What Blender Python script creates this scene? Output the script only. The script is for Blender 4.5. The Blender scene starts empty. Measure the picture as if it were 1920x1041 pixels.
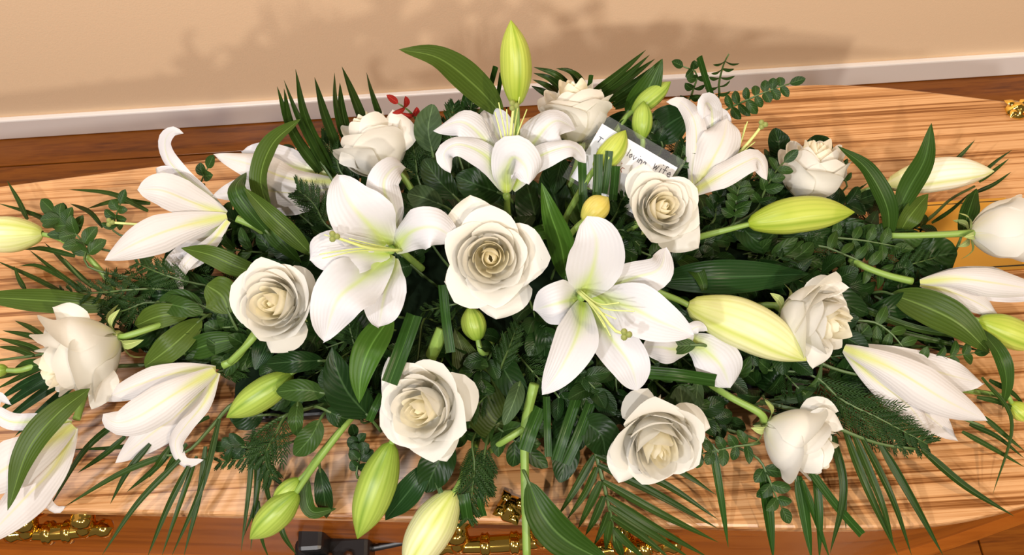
import bpy, math, random
import numpy as np
from mathutils import Matrix, Vector

# ------------------------------------------------------------------ camera
W, H, F = 1920, 1041, 1600.0
CAM = np.array([0.0, -0.5298, 0.9086])
pitch, yaw, roll = 1.0805, -0.0128, -0.0739
FW = np.array([math.sin(yaw)*math.cos(pitch), math.cos(yaw)*math.cos(pitch), -math.sin(pitch)])
_r = np.cross(FW, [0, 0, 1]); _r /= np.linalg.norm(_r); _u = np.cross(_r, FW)
RT = math.cos(roll)*_r + math.sin(roll)*_u
UP = math.cos(roll)*_u - math.sin(roll)*_r
scene = bpy.context.scene
col = scene.collection
cd = bpy.data.cameras.new('camera'); cam = bpy.data.objects.new('camera', cd); col.objects.link(cam)
cd.sensor_width = 36; cd.lens = 36*F/W; cd.clip_start = 0.02
cam.matrix_world = Matrix(((RT[0], UP[0], -FW[0], CAM[0]), (RT[1], UP[1], -FW[1], CAM[1]), (RT[2], UP[2], -FW[2], CAM[2]), (0, 0, 0, 1)))
scene.camera = cam
scene.view_settings.view_transform = 'Standard'; scene.view_settings.look = 'None'
scene.view_settings.gamma = 1; scene.view_settings.use_curve_mapping = False
scene.view_settings.exposure = 0.0

# ------------------------------------------------------------------ light
wd = bpy.data.worlds.new('room_ambient'); scene.world = wd; wd.use_nodes = True
wd.node_tree.nodes['Background'].inputs[0].default_value = (1.0, 0.86, 0.70, 1)
wd.node_tree.nodes['Background'].inputs[1].default_value = 0.15
def area(name, loc, target, size, energy, color):
    l = bpy.data.lights.new(name, 'AREA'); l.energy = energy; l.color = color; l.shape = 'DISK'; l.size = size
    o = bpy.data.objects.new(name, l); col.objects.link(o); o.location = loc
    o.rotation_euler = (Vector(target)-Vector(loc)).to_track_quat('-Z', 'Y').to_euler()
area('ceiling_lamp_a', (1.8, -1.95, 2.8), (0, 0.2, 0), 0.13, 54, (1.0, 0.79, 0.55))
area('ceiling_lamp_b', (-1.8, -1.9, 2.8), (0, 0.2, 0), 0.13, 58, (0.98, 0.95, 0.97))
area('ceiling_lamp_c', (0.75, -2.75, 2.45), (0, 0.2, 0), 0.10, 48, (1.0, 0.90, 0.80))
area('ceiling_lamp_d', (-0.60, -2.45, 2.6), (0, 0.2, 0), 0.10, 46, (1.0, 0.95, 0.92))
area('ceiling_lamp_e', (-0.53, 0.39, 2.4), (-0.1, 0, 0), 0.4, 14, (1.0, 0.97, 0.95))
area('ceiling_lamp_f', (-1.58, 0.45, 2.4), (-0.4, -0.1, 0), 0.4, 12, (1.0, 0.95, 0.92))

# ------------------------------------------------------------------ helpers
rnd = random.Random(7)
TL = {'1': (0, 180, 2.479), '2': (480, 20, 2.479), '3': (960, 20, 2.479), '4': (1440, 180, 2.479), '5': (0, 560, 2.165),
      '6': (400, 600, 2.36), '7': (860, 600, 2.36), '8': (1300, 560, 2.165), 'A': (400, 300, 2.892), 'B': (800, 340, 2.479),
      'C': (1200, 300, 2.478), 'D': (1300, 60, 3.097), 'F': (0, 0, 1.0)}
XS, YC, T1, T2, HW = 0.4357, -0.0702, 0.0844, 0.2618, 0.30     # lid: shoulder x, centre y, tapers, half width
def lid_hw(x):
    k = 60.0
    a = (XS-x)*T1; b = (x-XS)*T2
    return HW + 0.003 - np.log(np.exp(k*a)+np.exp(k*b))/k
def sub(t, x, y):
    ox, oy, s = TL[t]; return ox+x/s, oy+y/s
def ray(x, y):
    return FW + RT*(x-W/2)/F + UP*(H/2-y)/F
def Pz(x, y, z):                                # a place over the lid at a height
    d = ray(x, y); return CAM + d*((z-CAM[2])/d[2])
def depth_of(p): return float((np.asarray(p)-CAM) @ FW)
ZMIN = 0.006
def Pd(x, y, dep):
    p = CAM + ray(x, y)*dep
    if p[2] < ZMIN:
        q = Pz(x, y, ZMIN)
        if abs(q[1]-YC) < lid_hw(q[0])+0.004: return q
    return p
def camvec(v): return RT*v[0] - UP*v[1] + (-FW)*v[2]      # image right, image down, towards the lens
def spline(pts, n):
    pts = np.asarray(pts, float)
    if len(pts) == 2: pts = np.array([pts[0], (pts[0]+pts[1])/2, pts[1]])
    p = np.vstack([2*pts[0]-pts[1], pts, 2*pts[-1]-pts[-2]]); out = []
    for i in range(1, len(p)-2):
        t = np.linspace(0, 1, 24, endpoint=(i == len(p)-3))[:, None]
        out.append(.5*((2*p[i]) + (-p[i-1]+p[i+1])*t + (2*p[i-1]-5*p[i]+4*p[i+1]-p[i+2])*t**2 + (-p[i-1]+3*p[i]-3*p[i+1]+p[i+2])*t**3))
    c = np.vstack(out); L = np.concatenate([[0], np.cumsum(np.linalg.norm(np.diff(c, axis=0), axis=1))])
    s = np.linspace(0, L[-1], n+1)
    return np.stack([np.interp(s, L, c[:, k]) for k in range(3)], 1)
def frames(c, hint):
    T = np.gradient(c, axis=0); T /= np.linalg.norm(T, axis=1)[:, None]+1e-12
    hint = np.asarray(hint, float); N = []; prev = None
    for t in T:
        n = hint - t*(hint@t)
        if np.linalg.norm(n) < 0.30 and prev is not None: n = prev - t*(prev@t)
        n /= np.linalg.norm(n)+1e-12
        if prev is not None:
            n = n*.6+prev*.4; n -= t*(n@t); n /= np.linalg.norm(n)+1e-12
        N.append(n); prev = n
    N = np.array(N); return T, N, np.cross(T, N)
PROF = {
 'petal': lambda s: (0.20+0.80*np.clip(s/.5, 0, 1)**.8)*np.clip(1-np.clip((s-.5)/.5, 0, 1)**1.8, 0, 1)**.85,
 'blunt': lambda s: (0.25+0.75*np.clip(s/.5, 0, 1)**.8)*np.clip(1-np.clip((s-.55)/.45, 0, 1)**2.5, 0, 1)**.68,
 'ribbon': lambda s: (0.45+0.55*np.clip(s/.3, 0, 1))*np.clip(1-np.clip((s-.5)/.5, 0, 1)**2.2, 0, 1)**.7,
 'lance': lambda s: np.sin(np.pi*np.clip(s, 0, 1)**.8)**.85*.985+.015*(1-s),
 'oval': lambda s: np.sin(np.pi*np.clip(s*.985+.008, 0, 1)**.92)**.62,
 'strip': lambda s: np.ones_like(s),
 'palm': lambda s: np.clip(.55+s*2.5, 0, 1)*(1-np.clip(s, 0, 1)**2.6)+.02,
}
def grid_mesh(name, V, UV, mat, closed=False):
    """V: (ns, nu, 3)"""
    ns, nu = V.shape[:2]; idx = np.arange(ns*nu).reshape(ns, nu)
    a, b, c, d = idx[:-1, :-1], idx[:-1, 1:], idx[1:, 1:], idx[1:, :-1]
    faces = np.stack([a, b, c, d], -1).reshape(-1, 4)
    me = bpy.data.meshes.new(name); me.from_pydata(V.reshape(-1, 3).tolist(), [], faces.tolist())
    uv = me.uv_layers.new(name='UVMap')
    uv.data.foreach_set('uv', UV.reshape(-1, 2)[faces.reshape(-1)].astype(np.float32).ravel())
    me.shade_smooth(); me.materials.append(mat); return me
def link(name, me, parent=None, base=None):
    o = bpy.data.objects.new(name, me); col.objects.link(o)
    if parent is not None: o.parent = parent
    return o
def empty(name, loc, label, cat, group=None):
    o = bpy.data.objects.new(name, None); col.objects.link(o); o.location = [float(v) for v in loc]; o.empty_display_size = .02
    tag(o, label, cat, group); return o
def tag(o, label, cat, group=None):
    o['label'] = label; o['category'] = cat
    if group: o['group'] = group
def struct(o): o['kind'] = 'structure'; return o
def base_of(parent): return np.array(parent.location) if parent is not None else np.zeros(3)
def blade(name, pts, hw, mat, parent=None, hint=None, cup=0.0, fold=0.0, prof='petal', ns=18, nu=8, rip=0.0, rf=3.0, ridge=0.0, roll_tip=0.0, seed=0):
    """a petal or leaf: a spine through pts (world), half width hw in metres, face turned to hint, curved across by cup (radians)"""
    c = spline(pts, ns); hint = -FW if hint is None else hint
    T, N, B = frames(c, hint); s = np.linspace(0, 1, ns+1); w = hw*PROF[prof](s)
    u = np.linspace(-1, 1, nu+1); U, S = np.meshgrid(u, s); Wd = w[:, None]*np.ones_like(U)
    a = cup if abs(cup) > 1e-3 else 1e-3
    x = Wd/a*np.sin(U*a); n = Wd/a*(1-np.cos(U*a)) + fold*Wd*np.abs(U) - ridge*hw*np.exp(-(U/.16)**2)*np.clip(S*4, 0, 1)*np.clip((1-S)*4, 0, 1)
    ph = np.where(U > 0, seed*1.7, seed*2.9+2)
    n = n + rip*hw*np.sin(rf*2*np.pi*S+ph)*np.abs(U)**2.5*np.clip(S*2.5, 0, 1)
    V = c[:, None, :] + B[:, None, :]*x[..., None] + N[:, None, :]*n[..., None] - base_of(parent)
    return link(name, grid_mesh(name, V, np.stack([U*.5+.5, S], -1), mat), parent)
def tube(name, pts, r, mat, parent=None, n=16, sides=8):
    c = spline(pts, n); T, N, B = frames(c, (0.31, 0.2, 0.93))
    rr = np.interp(np.linspace(0, 1, n+1), np.linspace(0, 1, len(r)), r) if hasattr(r, '__len__') else np.full(n+1, r)
    c = np.vstack([c[:1], c, c[-1:]]); N = np.vstack([N[:1], N, N[-1:]]); B = np.vstack([B[:1], B, B[-1:]]); rr = np.concatenate([[1e-5], rr, [1e-5]])
    th = np.linspace(0, 2*np.pi, sides+1)
    V = c[:, None]+rr[:, None, None]*(N[:, None]*np.cos(th)[None, :, None]+B[:, None]*np.sin(th)[None, :, None]) - base_of(parent)
    S, U = np.meshgrid(np.linspace(0, 1, n+3), th/(2*np.pi), indexing='ij')
    return link(name, grid_mesh(name, V, np.stack([U, S], -1), mat), parent)
def box(name, lo, hi, mat, parent=None, bevel=0.0):
    lo = np.array(lo, float); hi = np.array(hi, float); b = base_of(parent)
    v = [(x, y, z) for x in (lo[0], hi[0]) for y in (lo[1], hi[1]) for z in (lo[2], hi[2])]
    f = [(0, 1, 3, 2), (4, 6, 7, 5), (0, 4, 5, 1), (2, 3, 7, 6), (0, 2, 6, 4), (1, 5, 7, 3)]
    me = bpy.data.meshes.new(name); me.from_pydata([tuple(np.array(p)-b) for p in v], [], f); me.materials.append(mat)
    o = link(name, me, parent)
    if bevel: m = o.modifiers.new('bevel', 'BEVEL'); m.width = bevel; m.segments = 2
    return o
def lathe(name, prof, origin, axis, mat, parent=None, sides=20):
    axis = np.asarray(axis, float)/np.linalg.norm(axis); x = np.cross(axis, (0.3, 0.9, 0.1)); x /= np.linalg.norm(x); y = np.cross(axis, x)
    th = np.linspace(0, 2*np.pi, sides+1); p = np.array(prof, float)
    V = np.asarray(origin)[None, None]+p[:, None, 1:2]*axis+p[:, None, 0:1]*(x*np.cos(th)[None, :, None]+y*np.sin(th)[None, :, None])-base_of(parent)
    U, S = np.meshgrid(th/(2*np.pi), np.linspace(0, 1, len(p)))
    return link(name, grid_mesh(name, V, np.stack([U, S], -1), mat), parent)

# ------------------------------------------------------------------ materials
def newmat(name):
    m = bpy.data.materials.new(name); m.use_nodes = True; nt = m.node_tree
    return m, nt, nt.nodes['Principled BSDF'], nt.nodes['Material Output']
def nd(nt, typ, **kw):
    n = nt.nodes.new(typ)
    for k, v in kw.items():
        if k.startswith('i_'): n.inputs[int(k[2:])].default_value = v
        else: setattr(n, k, v)
    return n
def ramp(nt, fac, stops):
    r = nt.nodes.new('ShaderNodeValToRGB'); e = r.color_ramp.elements
    while len(e) < len(stops): e.new(.5)
    for el, (p, c) in zip(e, stops): el.position = p; el.color = (*c, 1)
    nt.links.new(fac, r.inputs[0]); return r.outputs[0]
def mixc(nt, fac, a, b, mode='MIX'):
    m = nt.nodes.new('ShaderNodeMix'); m.data_type = 'RGBA'; m.blend_type = mode
    for sock, v in ((m.inputs[0], fac), (m.inputs[6], a), (m.inputs[7], b)):
        if hasattr(v, 'links'): nt.links.new(v, sock)
        elif isinstance(v, (int, float)): sock.default_value = v
        else: sock.default_value = (*v, 1)
    return m.outputs[2]
def math_(nt, op, a, b=None, c=None):
    m = nt.nodes.new('ShaderNodeMath'); m.operation = op
    for i, v in enumerate((a, b, c)):
        if v is None: continue
        if hasattr(v, 'links'): nt.links.new(v, m.inputs[i])
        else: m.inputs[i].default_value = v
    return m.outputs[0]
def uvsplit(nt):
    t = nd(nt, 'ShaderNodeTexCoord'); s = nd(nt, 'ShaderNodeSeparateXYZ'); nt.links.new(t.outputs['UV'], s.inputs[0]); return s.outputs[0], s.outputs[1], t
def translucent(nt, bs, out, colour, fac):
    t = nd(nt, 'ShaderNodeBsdfTranslucent'); nt.links.new(colour, t.inputs[0]) if hasattr(colour, 'links') else None
    mx = nd(nt, 'ShaderNodeMixShader'); mx.inputs[0].default_value = fac
    nt.links.new(bs.outputs[0], mx.inputs[1]); nt.links.new(t.outputs[0], mx.inputs[2]); nt.links.new(mx.outputs[0], out.inputs[0])
def bump(nt, bs, h, strength, dist):
    b = nd(nt, 'ShaderNodeBump'); b.inputs['Strength'].default_value = strength; b.inputs['Distance'].default_value = dist
    nt.links.new(h, b.inputs['Height']); nt.links.new(b.outputs[0], bs.inputs['Normal'])
def plain(name, c, rough=.5, metal=0.0, spec=.5):
    m, nt, bs, out = newmat(name); bs.inputs['Base Color'].default_value = (*c, 1); bs.inputs['Roughness'].default_value = rough
    bs.inputs['Metallic'].default_value = metal; bs.inputs['Specular IOR Level'].default_value = spec; return m
def petal_mat(name, body, throat, rib, throat_end=.38, trans=.22, ribw=.06, ridges=.18):
    m, nt, bs, out = newmat(name); u, s, t = uvsplit(nt)
    du = math_(nt, 'ABSOLUTE', math_(nt, 'SUBTRACT', u, .5))
    th = math_(nt, 'SUBTRACT', s, math_(nt, 'MULTIPLY', math_(nt, 'SUBTRACT', .25, du), .9))
    mr = nd(nt, 'ShaderNodeMapRange'); mr.interpolation_type = 'SMOOTHSTEP'; nt.links.new(th, mr.inputs[0])
    mr.inputs[1].default_value = -.12; mr.inputs[2].default_value = throat_end; mr.inputs[3].default_value = 1; mr.inputs[4].default_value = 0
    c = mixc(nt, mr.outputs[0], body, throat)
    r2 = nd(nt, 'ShaderNodeMapRange'); nt.links.new(du, r2.inputs[0]); r2.inputs[1].default_value = 0; r2.inputs[2].default_value = ribw; r2.inputs[3].default_value = .75; r2.inputs[4].default_value = 0
    fade = nd(nt, 'ShaderNodeMapRange'); nt.links.new(s, fade.inputs[0]); fade.inputs[1].default_value = .45; fade.inputs[2].default_value = .95; fade.inputs[3].default_value = 1; fade.inputs[4].default_value = .15
    c = mixc(nt, math_(nt, 'MULTIPLY', r2.outputs[0], fade.outputs[0]), c, rib)
    nt.links.new(c, bs.inputs['Base Color']); bs.inputs['Roughness'].default_value = .48; bs.inputs['Specular IOR Level'].default_value = .3
    wv = math_(nt, 'SINE', math_(nt, 'MULTIPLY', u, 75.0)); nz = nd(nt, 'ShaderNodeTexNoise'); nz.inputs['Scale'].default_value = 45
    nt.links.new(t.outputs['Object'], nz.inputs['Vector'])
    bump(nt, bs, math_(nt, 'ADD', math_(nt, 'MULTIPLY', wv, ridges), nz.outputs[0]), .3, .0012)
    translucent(nt, bs, out, c, trans); return m
def leaf_mat(name, dark, light, veins='long', rough=.34, nv=9, trans=.10, midrib=None):
    m, nt, bs, out = newmat(name); u, s, t = uvsplit(nt)
    oi = nd(nt, 'ShaderNodeObjectInfo'); nz = nd(nt, 'ShaderNodeTexNoise'); nz.inputs['Scale'].default_value = 30; nt.links.new(t.outputs['Object'], nz.inputs['Vector'])
    c = mixc(nt, math_(nt, 'MULTIPLY_ADD', oi.outputs['Random'], .65, math_(nt, 'MULTIPLY', nz.outputs[0], .35)), dark, light)
    du = math_(nt, 'ABSOLUTE', math_(nt, 'SUBTRACT', u, .5))
    if veins == 'long': v = math_(nt, 'SINE', math_(nt, 'MULTIPLY', u, nv*6.283))
    else: v = math_(nt, 'SINE', math_(nt, 'MULTIPLY', math_(nt, 'SUBTRACT', s, math_(nt, 'MULTIPLY', du, .7)), nv*6.283))
    vv = math_(nt, 'POWER', math_(nt, 'MULTIPLY_ADD', v, .5, .5), 6.0)
    lt = tuple(min(1, x*1.55+.012) for x in light)
    c = mixc(nt, math_(nt, 'MULTIPLY', vv, .20), c, lt)
    r2 = nd(nt, 'ShaderNodeMapRange'); nt.links.new(du, r2.inputs[0]); r2.inputs[1].default_value = .008; r2.inputs[2].default_value = .035; r2.inputs[3].default_value = .8; r2.inputs[4].default_value = 0
    c = mixc(nt, r2.outputs[0], c, midrib or tuple(min(1, x*2.0+.02) for x in light))
    nt.links.new(c, bs.inputs['Base Color']); bs.inputs['Roughness'].default_value = rough+.06; bs.inputs['Specular IOR Level'].default_value = .19
    bump(nt, bs, math_(nt, 'ADD', v, math_(nt, 'MULTIPLY', nz.outputs[0], 2.0)), .16, .0008)
    translucent(nt, bs, out, c, trans); return m
def bud_mat(name, base, tip, seam):
    m, nt, bs, out = newmat(name); u, s, t = uvsplit(nt)
    nz = nd(nt, 'ShaderNodeTexNoise'); nz.inputs['Scale'].default_value = 35; nt.links.new(t.outputs['Object'], nz.inputs['Vector'])
    c = ramp(nt, math_(nt, 'MULTIPLY_ADD', nz.outputs[0], .35, math_(nt, 'SUBTRACT', s, .17)), [(0.0, base), (.45, tip), (.8, tip), (1.0, base)])
    du = math_(nt, 'ABSOLUTE', math_(nt, 'SUBTRACT', u, .5))
    mid = nd(nt, 'ShaderNodeMapRange'); nt.links.new(du, mid.inputs[0]); mid.inputs[1].default_value = .0; mid.inputs[2].default_value = .10; mid.inputs[3].default_value = .75; mid.inputs[4].default_value = 0
    c = mixc(nt, mid.outputs[0], c, seam)
    ed = nd(nt, 'ShaderNodeMapRange'); nt.links.new(du, ed.inputs[0]); ed.inputs[1].default_value = .34; ed.inputs[2].default_value = .5; ed.inputs[3].default_value = 0; ed.inputs[4].default_value = .55
    c = mixc(nt, ed.outputs[0], c, tip)
    st = math_(nt, 'POWER', math_(nt, 'MULTIPLY_ADD', math_(nt, 'SINE', math_(nt, 'MULTIPLY', u, 40.0)), .5, .5), 3.0)
    c = mixc(nt, math_(nt, 'MULTIPLY', st, .25), c, seam)
    nt.links.new(c, bs.inputs['Base Color']); bs.inputs['Roughness'].default_value = .38; bs.inputs['Specular IOR Level'].default_value = .4
    wv = math_(nt, 'SINE', math_(nt, 'MULTIPLY', u, 60.0)); bump(nt, bs, wv, .12, .0005)
    translucent(nt, bs, out, c, .10); return m
def wood_mat(name, a, b, c, scale=(1.6, 26, 26), rough=.3, fig=.5, coat=.0):
    m, nt, bs, out = newmat(name); t = nd(nt, 'ShaderNodeTexCoord'); mp = nd(nt, 'ShaderNodeMapping'); mp.inputs['Scale'].default_value = scale
    oi = nd(nt, 'ShaderNodeObjectInfo'); cb = nd(nt, 'ShaderNodeCombineXYZ')
    nt.links.new(math_(nt, 'MULTIPLY', oi.outputs['Random'], 9.0), cb.inputs[0]); nt.links.new(math_(nt, 'MULTIPLY', oi.outputs['Random'], 31.0), cb.inputs[2])
    nt.links.new(t.outputs['Object'], mp.inputs[0]); nt.links.new(cb.outputs[0], mp.inputs[1])
    n1 = nd(nt, 'ShaderNodeTexNoise'); n1.inputs['Scale'].default_value = 1.0; n1.inputs['Detail'].default_value = 7; n1.inputs['Distortion'].default_value = fig; nt.links.new(mp.outputs[0], n1.inputs['Vector'])
    n2 = nd(nt, 'ShaderNodeTexNoise'); n2.inputs['Scale'].default_value = 5.0; n2.inputs['Detail'].default_value = 4; nt.links.new(mp.outputs[0], n2.inputs['Vector'])
    v = math_(nt, 'MULTIPLY_ADD', n1.outputs[0], .68, math_(nt, 'MULTIPLY', n2.outputs[0], .32))
    cc = ramp(nt, v, [(.38, c), (.455, b), (.53, a), (.66, b)])
    nt.links.new(cc, bs.inputs['Base Color']); bs.inputs['Roughness'].default_value = rough; bs.inputs['Coat Weight'].default_value = coat; bs.inputs['Coat Roughness'].default_value = .15
    bump(nt, bs, v, .12, .001); return m

M = {}
M['lily'] = petal_mat('lily_petal_white', (.69, .685, .71), (.50, .64, .12), (.60, .70, .28), throat_end=.46)
M['lily_back'] = petal_mat('lily_petal_outside', (.69, .66, .64), (.62, .66, .22), (.66, .64, .26), throat_end=.30, ribw=.045)
M['rose'] = petal_mat('rose_petal_white', (.84, .815, .745), (.84, .80, .60), (.84, .815, .745), throat_end=.4, trans=.34, ridges=.0)
M['rose_in'] = petal_mat('rose_petal_cream', (.96, .91, .74), (.97, .89, .60), (.96, .91, .74), throat_end=.6, trans=.45, ridges=.0)
M['sepal'] = leaf_mat('rose_sepal_green', (.28, .36, .10), (.45, .52, .20), trans=.15)
M['stem'] = plain('flower_stem_green', (.20, .32, .06), .45)
M['stem_dark'] = plain('dark_twig_green', (.07, .12, .03), .5)
M['filament'] = plain('filament_lime', (.62, .68, .22), .45)
M['stigma'] = plain('stigma_green', (.30, .34, .10), .5)
M['bud_green'] = bud_mat('bud_green', (.20, .32, .03), (.36, .48, .08), (.14, .25, .02))
M['bud_lime'] = bud_mat('bud_lime', (.32, .43, .03), (.48, .55, .09), (.22, .33, .02))
M['bud_pale'] = bud_mat('bud_pale', (.56, .62, .17), (.76, .76, .42), (.48, .55, .09))
M['bud_white'] = bud_mat('bud_white', (.68, .70, .30), (.86, .82, .68), (.58, .62, .18))
M['bud_yellow'] = bud_mat('bud_yellow', (.50, .52, .10), (.72, .60, .14), (.60, .50, .08))
M['strap'] = leaf_mat('strap_leaf_green', (0.0156, 0.0452, 0.0046), (0.0328, 0.0749, 0.0080), 'long', nv=8)
M['olive'] = leaf_mat('olive_leaf', (0.0360, 0.0684, 0.0077), (0.0648, 0.1062, 0.0138), 'long', nv=9)
M['bright'] = leaf_mat('bright_leaf', (0.0273, 0.0819, 0.0066), (0.0507, 0.1209, 0.0119), 'long', nv=6)
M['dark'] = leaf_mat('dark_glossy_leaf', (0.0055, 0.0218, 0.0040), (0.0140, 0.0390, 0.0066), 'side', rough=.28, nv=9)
M['mid'] = leaf_mat('mid_green_leaf', (0.0140, 0.0429, 0.0060), (0.0328, 0.0702, 0.0106), 'side', rough=.33, nv=8)
M['grey'] = leaf_mat('grey_green_leaf', (0.0312, 0.0624, 0.0225), (0.0585, 0.0975, 0.0365), 'side', rough=.5, nv=7)
M['veined'] = leaf_mat('veined_olive_leaf', (0.0218, 0.0390, 0.0053), (0.0359, 0.0562, 0.0080), 'long', nv=13, rough=.4)
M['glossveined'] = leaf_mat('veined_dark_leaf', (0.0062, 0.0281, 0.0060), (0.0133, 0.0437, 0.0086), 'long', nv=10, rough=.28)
M['palm'] = leaf_mat('palm_leaflet_green', (0.0109, 0.0312, 0.0040), (0.0281, 0.0585, 0.0073), 'long', nv=3, rough=.32)
M['palm_strip'] = leaf_mat('cut_palm_green', (0.0109, 0.0406, 0.0046), (0.0218, 0.0640, 0.0073), 'long', nv=4, rough=.28)
M['conifer'] = leaf_mat('conifer_green', (0.0109, 0.0351, 0.0060), (0.0281, 0.0655, 0.0119), rough=.5)
M['small'] = leaf_mat('small_leaf_green', (0.0109, 0.0351, 0.0060), (0.0296, 0.0663, 0.0113), 'side', rough=.35, nv=5)
M['red'] = leaf_mat('red_leaf', (.22, .012, .012), (.36, .03, .02), 'side', nv=5)
M['oak'] = wood_mat('oak_veneer', (.60, .33, .15), (.45, .21, .075), (.19, .062, .012), scale=(1.2, 135, 60), rough=.30, fig=.6)
M['oak_side'] = wood_mat('coffin_side_veneer', (.32, .09, .008), (.26, .068, .005), (.18, .045, .003), scale=(2, 20, 30), rough=.25)
M['floor'] = wood_mat('floor_boards', (.25, .075, .006), (.20, .055, .004), (.13, .035, .003), scale=(3, 30, 30), rough=.22)
M['gold'] = plain('polished_brass', (.86, .56, .12), .10, 1.0)
M['goldsat'] = plain('brass_plate', (.85, .52, .12), .28, 1.0)
M['black'] = plain('black_plastic', (.012, .012, .013), .35)
M['steel'] = plain('grey_steel', (.35, .34, .33), .35, 1.0)
M['skirt'] = plain('white_gloss_paint', (.93, .88, .84), .3)
M['foam'] = plain('shade_dark_floral_foam', (.004, .010, .004), .95, 0.0, .1)  # near black: the deep shade of the gaps is put into the foam colour
M['paper'] = plain('white_card', (.84, .85, .90), .6)
M['ink'] = plain('dark_ink', (.05, .045, .07), .6)
M['ink2'] = plain('brown_ink', (.35, .10, .06), .6)
m, nt, bs, out = newmat('cellophane'); bs.inputs['Base Color'].default_value = (.95, .97, .98, 1); bs.inputs['Roughness'].default_value = .08; bs.inputs['Alpha'].default_value = .035; bs.inputs['Specular IOR Level'].default_value = .3; M['cello'] = m
m, nt, bs, out = newmat('beige_wall_paint'); t = nd(nt, 'ShaderNodeTexCoord'); n1 = nd(nt, 'ShaderNodeTexNoise'); n1.inputs['Scale'].default_value = 260
nt.links.new(t.outputs['Object'], n1.inputs['Vector']); bs.inputs['Base Color'].default_value = (.90, .67, .435, 1); bs.inputs['Roughness'].default_value = .65; bump(nt, bs, n1.outputs[0], .15, .002); M['wall'] = m

# ------------------------------------------------------------------ room
ZF, YW = -0.80, 0.886
wall = struct(box('wall_back', (-3.2, YW, ZF), (3.2, YW+.12, 1.9), M['wall'])); wall['label'] = 'plain beige painted wall behind the coffin'
bb = struct(box('baseboard_back', (-3.2, YW-.016, ZF+.001), (3.2, YW-.0005, ZF+.072), M['skirt'], bevel=.004)); bb['label'] = 'white painted skirting board along the wall'
fl = bpy.data.objects.new('floor', bpy.data.meshes.new('floor'))
fl.data.from_pydata([(-3.2, -2.2, ZF-.012), (3.2, -2.2, ZF-.012), (3.2, YW, ZF-.012), (-3.2, YW, ZF-.012)], [], [(0, 1, 2, 3)]); fl.data.materials.append(M['black'])
col.objects.link(fl); struct(fl); fl['label'] = 'glossy brown wooden plank floor'
pm = None
def plank(x0, x1, y0, y1):
    g = .0016; o = box('plank', (x0+g, y0+g, ZF-.012), (x1-g, y1-g, ZF), M['floor'], bevel=.0015); o.parent = fl
plank_w = .14
for i in range(4): plank(-3.2+i*1.6, -1.6+i*1.6, YW-.10, YW)
yy = YW-.10; k = 0
while yy > -1.3:
    off = (k % 3)*.45
    for j in range(-3, 4):
        x0 = max(-3.2, j*1.3-off); x1 = min(3.2, j*1.3+1.3-off)
        if x1-x0 > .05: plank(x0, x1, yy-plank_w, yy)
    yy -= plank_w; k += 1

# ------------------------------------------------------------------ coffin
coffin = empty('coffin', (0, YC, -.02), 'light oak veneered coffin with brass fittings carrying the flower spray', 'coffin')
def outline(inset, n=70, x0=-1.30, x1=.82):
    xs = np.linspace(x0+inset, x1-inset, n); w = lid_hw(xs)-inset
    top = np.stack([xs, YC+w], 1); bot = np.stack([xs[::-1], YC-w[::-1]], 1)
    return np.vstack([top, bot])
def prism(name, rings, mat, parent):
    n = len(rings[0][0]); V = np.vstack([np.column_stack([r, np.full(n, z)]) for r, z in rings]) - base_of(parent); f = []
    for k in range(len(rings)-1):
        for i in range(n):
            j = (i+1) % n; f.append((k*n+i, k*n+j, (k+1)*n+j, (k+1)*n+i))
    f.append(tuple(range(n))); f.append(tuple(range((len(rings)-1)*n, len(rings)*n))[::-1])
    me = bpy.data.meshes.new(name); me.from_pydata(V.tolist(), [], f); me.materials.append(mat)
    o = link(name, me, parent); return o
lid = prism('lid', [(outline(.0035), 0.0), (outline(.0010), -.0015), (outline(0), -.005), (outline(0), -.015), (outline(.003), -.019), (outline(.006), -.020)], M['oak'], coffin)
lid['label'] = 'light oak lid with rounded shoulders and straight grain'
body = prism('body', [(outline(.014), -.020), (outline(.016), -.36)], M['oak_side'], coffin)
body['label'] = 'reddish brown polished coffin side'
prism('base_moulding', [(outline(.004), -.345), (outline(0), -.35), (outline(0), -.375), (outline(.006), -.38)], M['oak_side'], coffin)
def yfront(x): return YC-(lid_hw(x)-.015)
def handle(px, py, half, z=-.075):
    x = Pz(px, py, z)[0]; y = yfront(x)
    h = bpy.data.objects.new('handle', None); col.objects.link(h); h.parent = coffin; c0 = np.array([x, y, z]); h.location = c0-base_of(coffin); h['label'] = 'polished brass swing bar handle'
    class _p: pass
    def loc(o): o.parent = h; return o
    def T(name, pts, r, **k):
        o = tube(name, np.array(pts, float), r, M['gold'], None, **k); o.parent = h; return o
    for sx in (-1, 1):
        o = lathe('boss', [(.0001, .03), (.010, .028), (.014, .02), (.012, .012), (.020, .008), (.024, .002), (.024, 0)], (sx*half, 0, 0), (0, -1, 0), M['gold']); o.parent = h
        T('arm', [(sx*half, -.014, 0), (sx*half, -.028, -.006), (sx*half, -.026, -.014)], [.009, .008, .009], n=8)
        o = lathe('end_cap', [(.0001, -.018), (.007, -.015), (.010, -.007), (.008, 0), (.011, .006), (.009, .014), (.0001, .018)], (sx*(half+.012), -.026, -.014), (sx, 0, 0), M['gold']); o.parent = h
    T('bar', [(-half, -.026, -.014), (0, -.027, -.015), (half, -.026, -.014)], [.0095, .0105, .0095], n=10, sides=14)
    for sx in (-.35, .35):
        o = lathe('bar_ring', [(.0095, -.006), (.0135, -.003), (.0120, 0), (.0135, .003), (.0095, .006)], (sx*half, -.027, -.015), (1, 0, 0), M['gold']); o.parent = h
    o = box('back_plate', (-half-.016, -.004, -.016), (half+.016, .001, .016), M['gold'], None, bevel=.0015); o.parent = h
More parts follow.
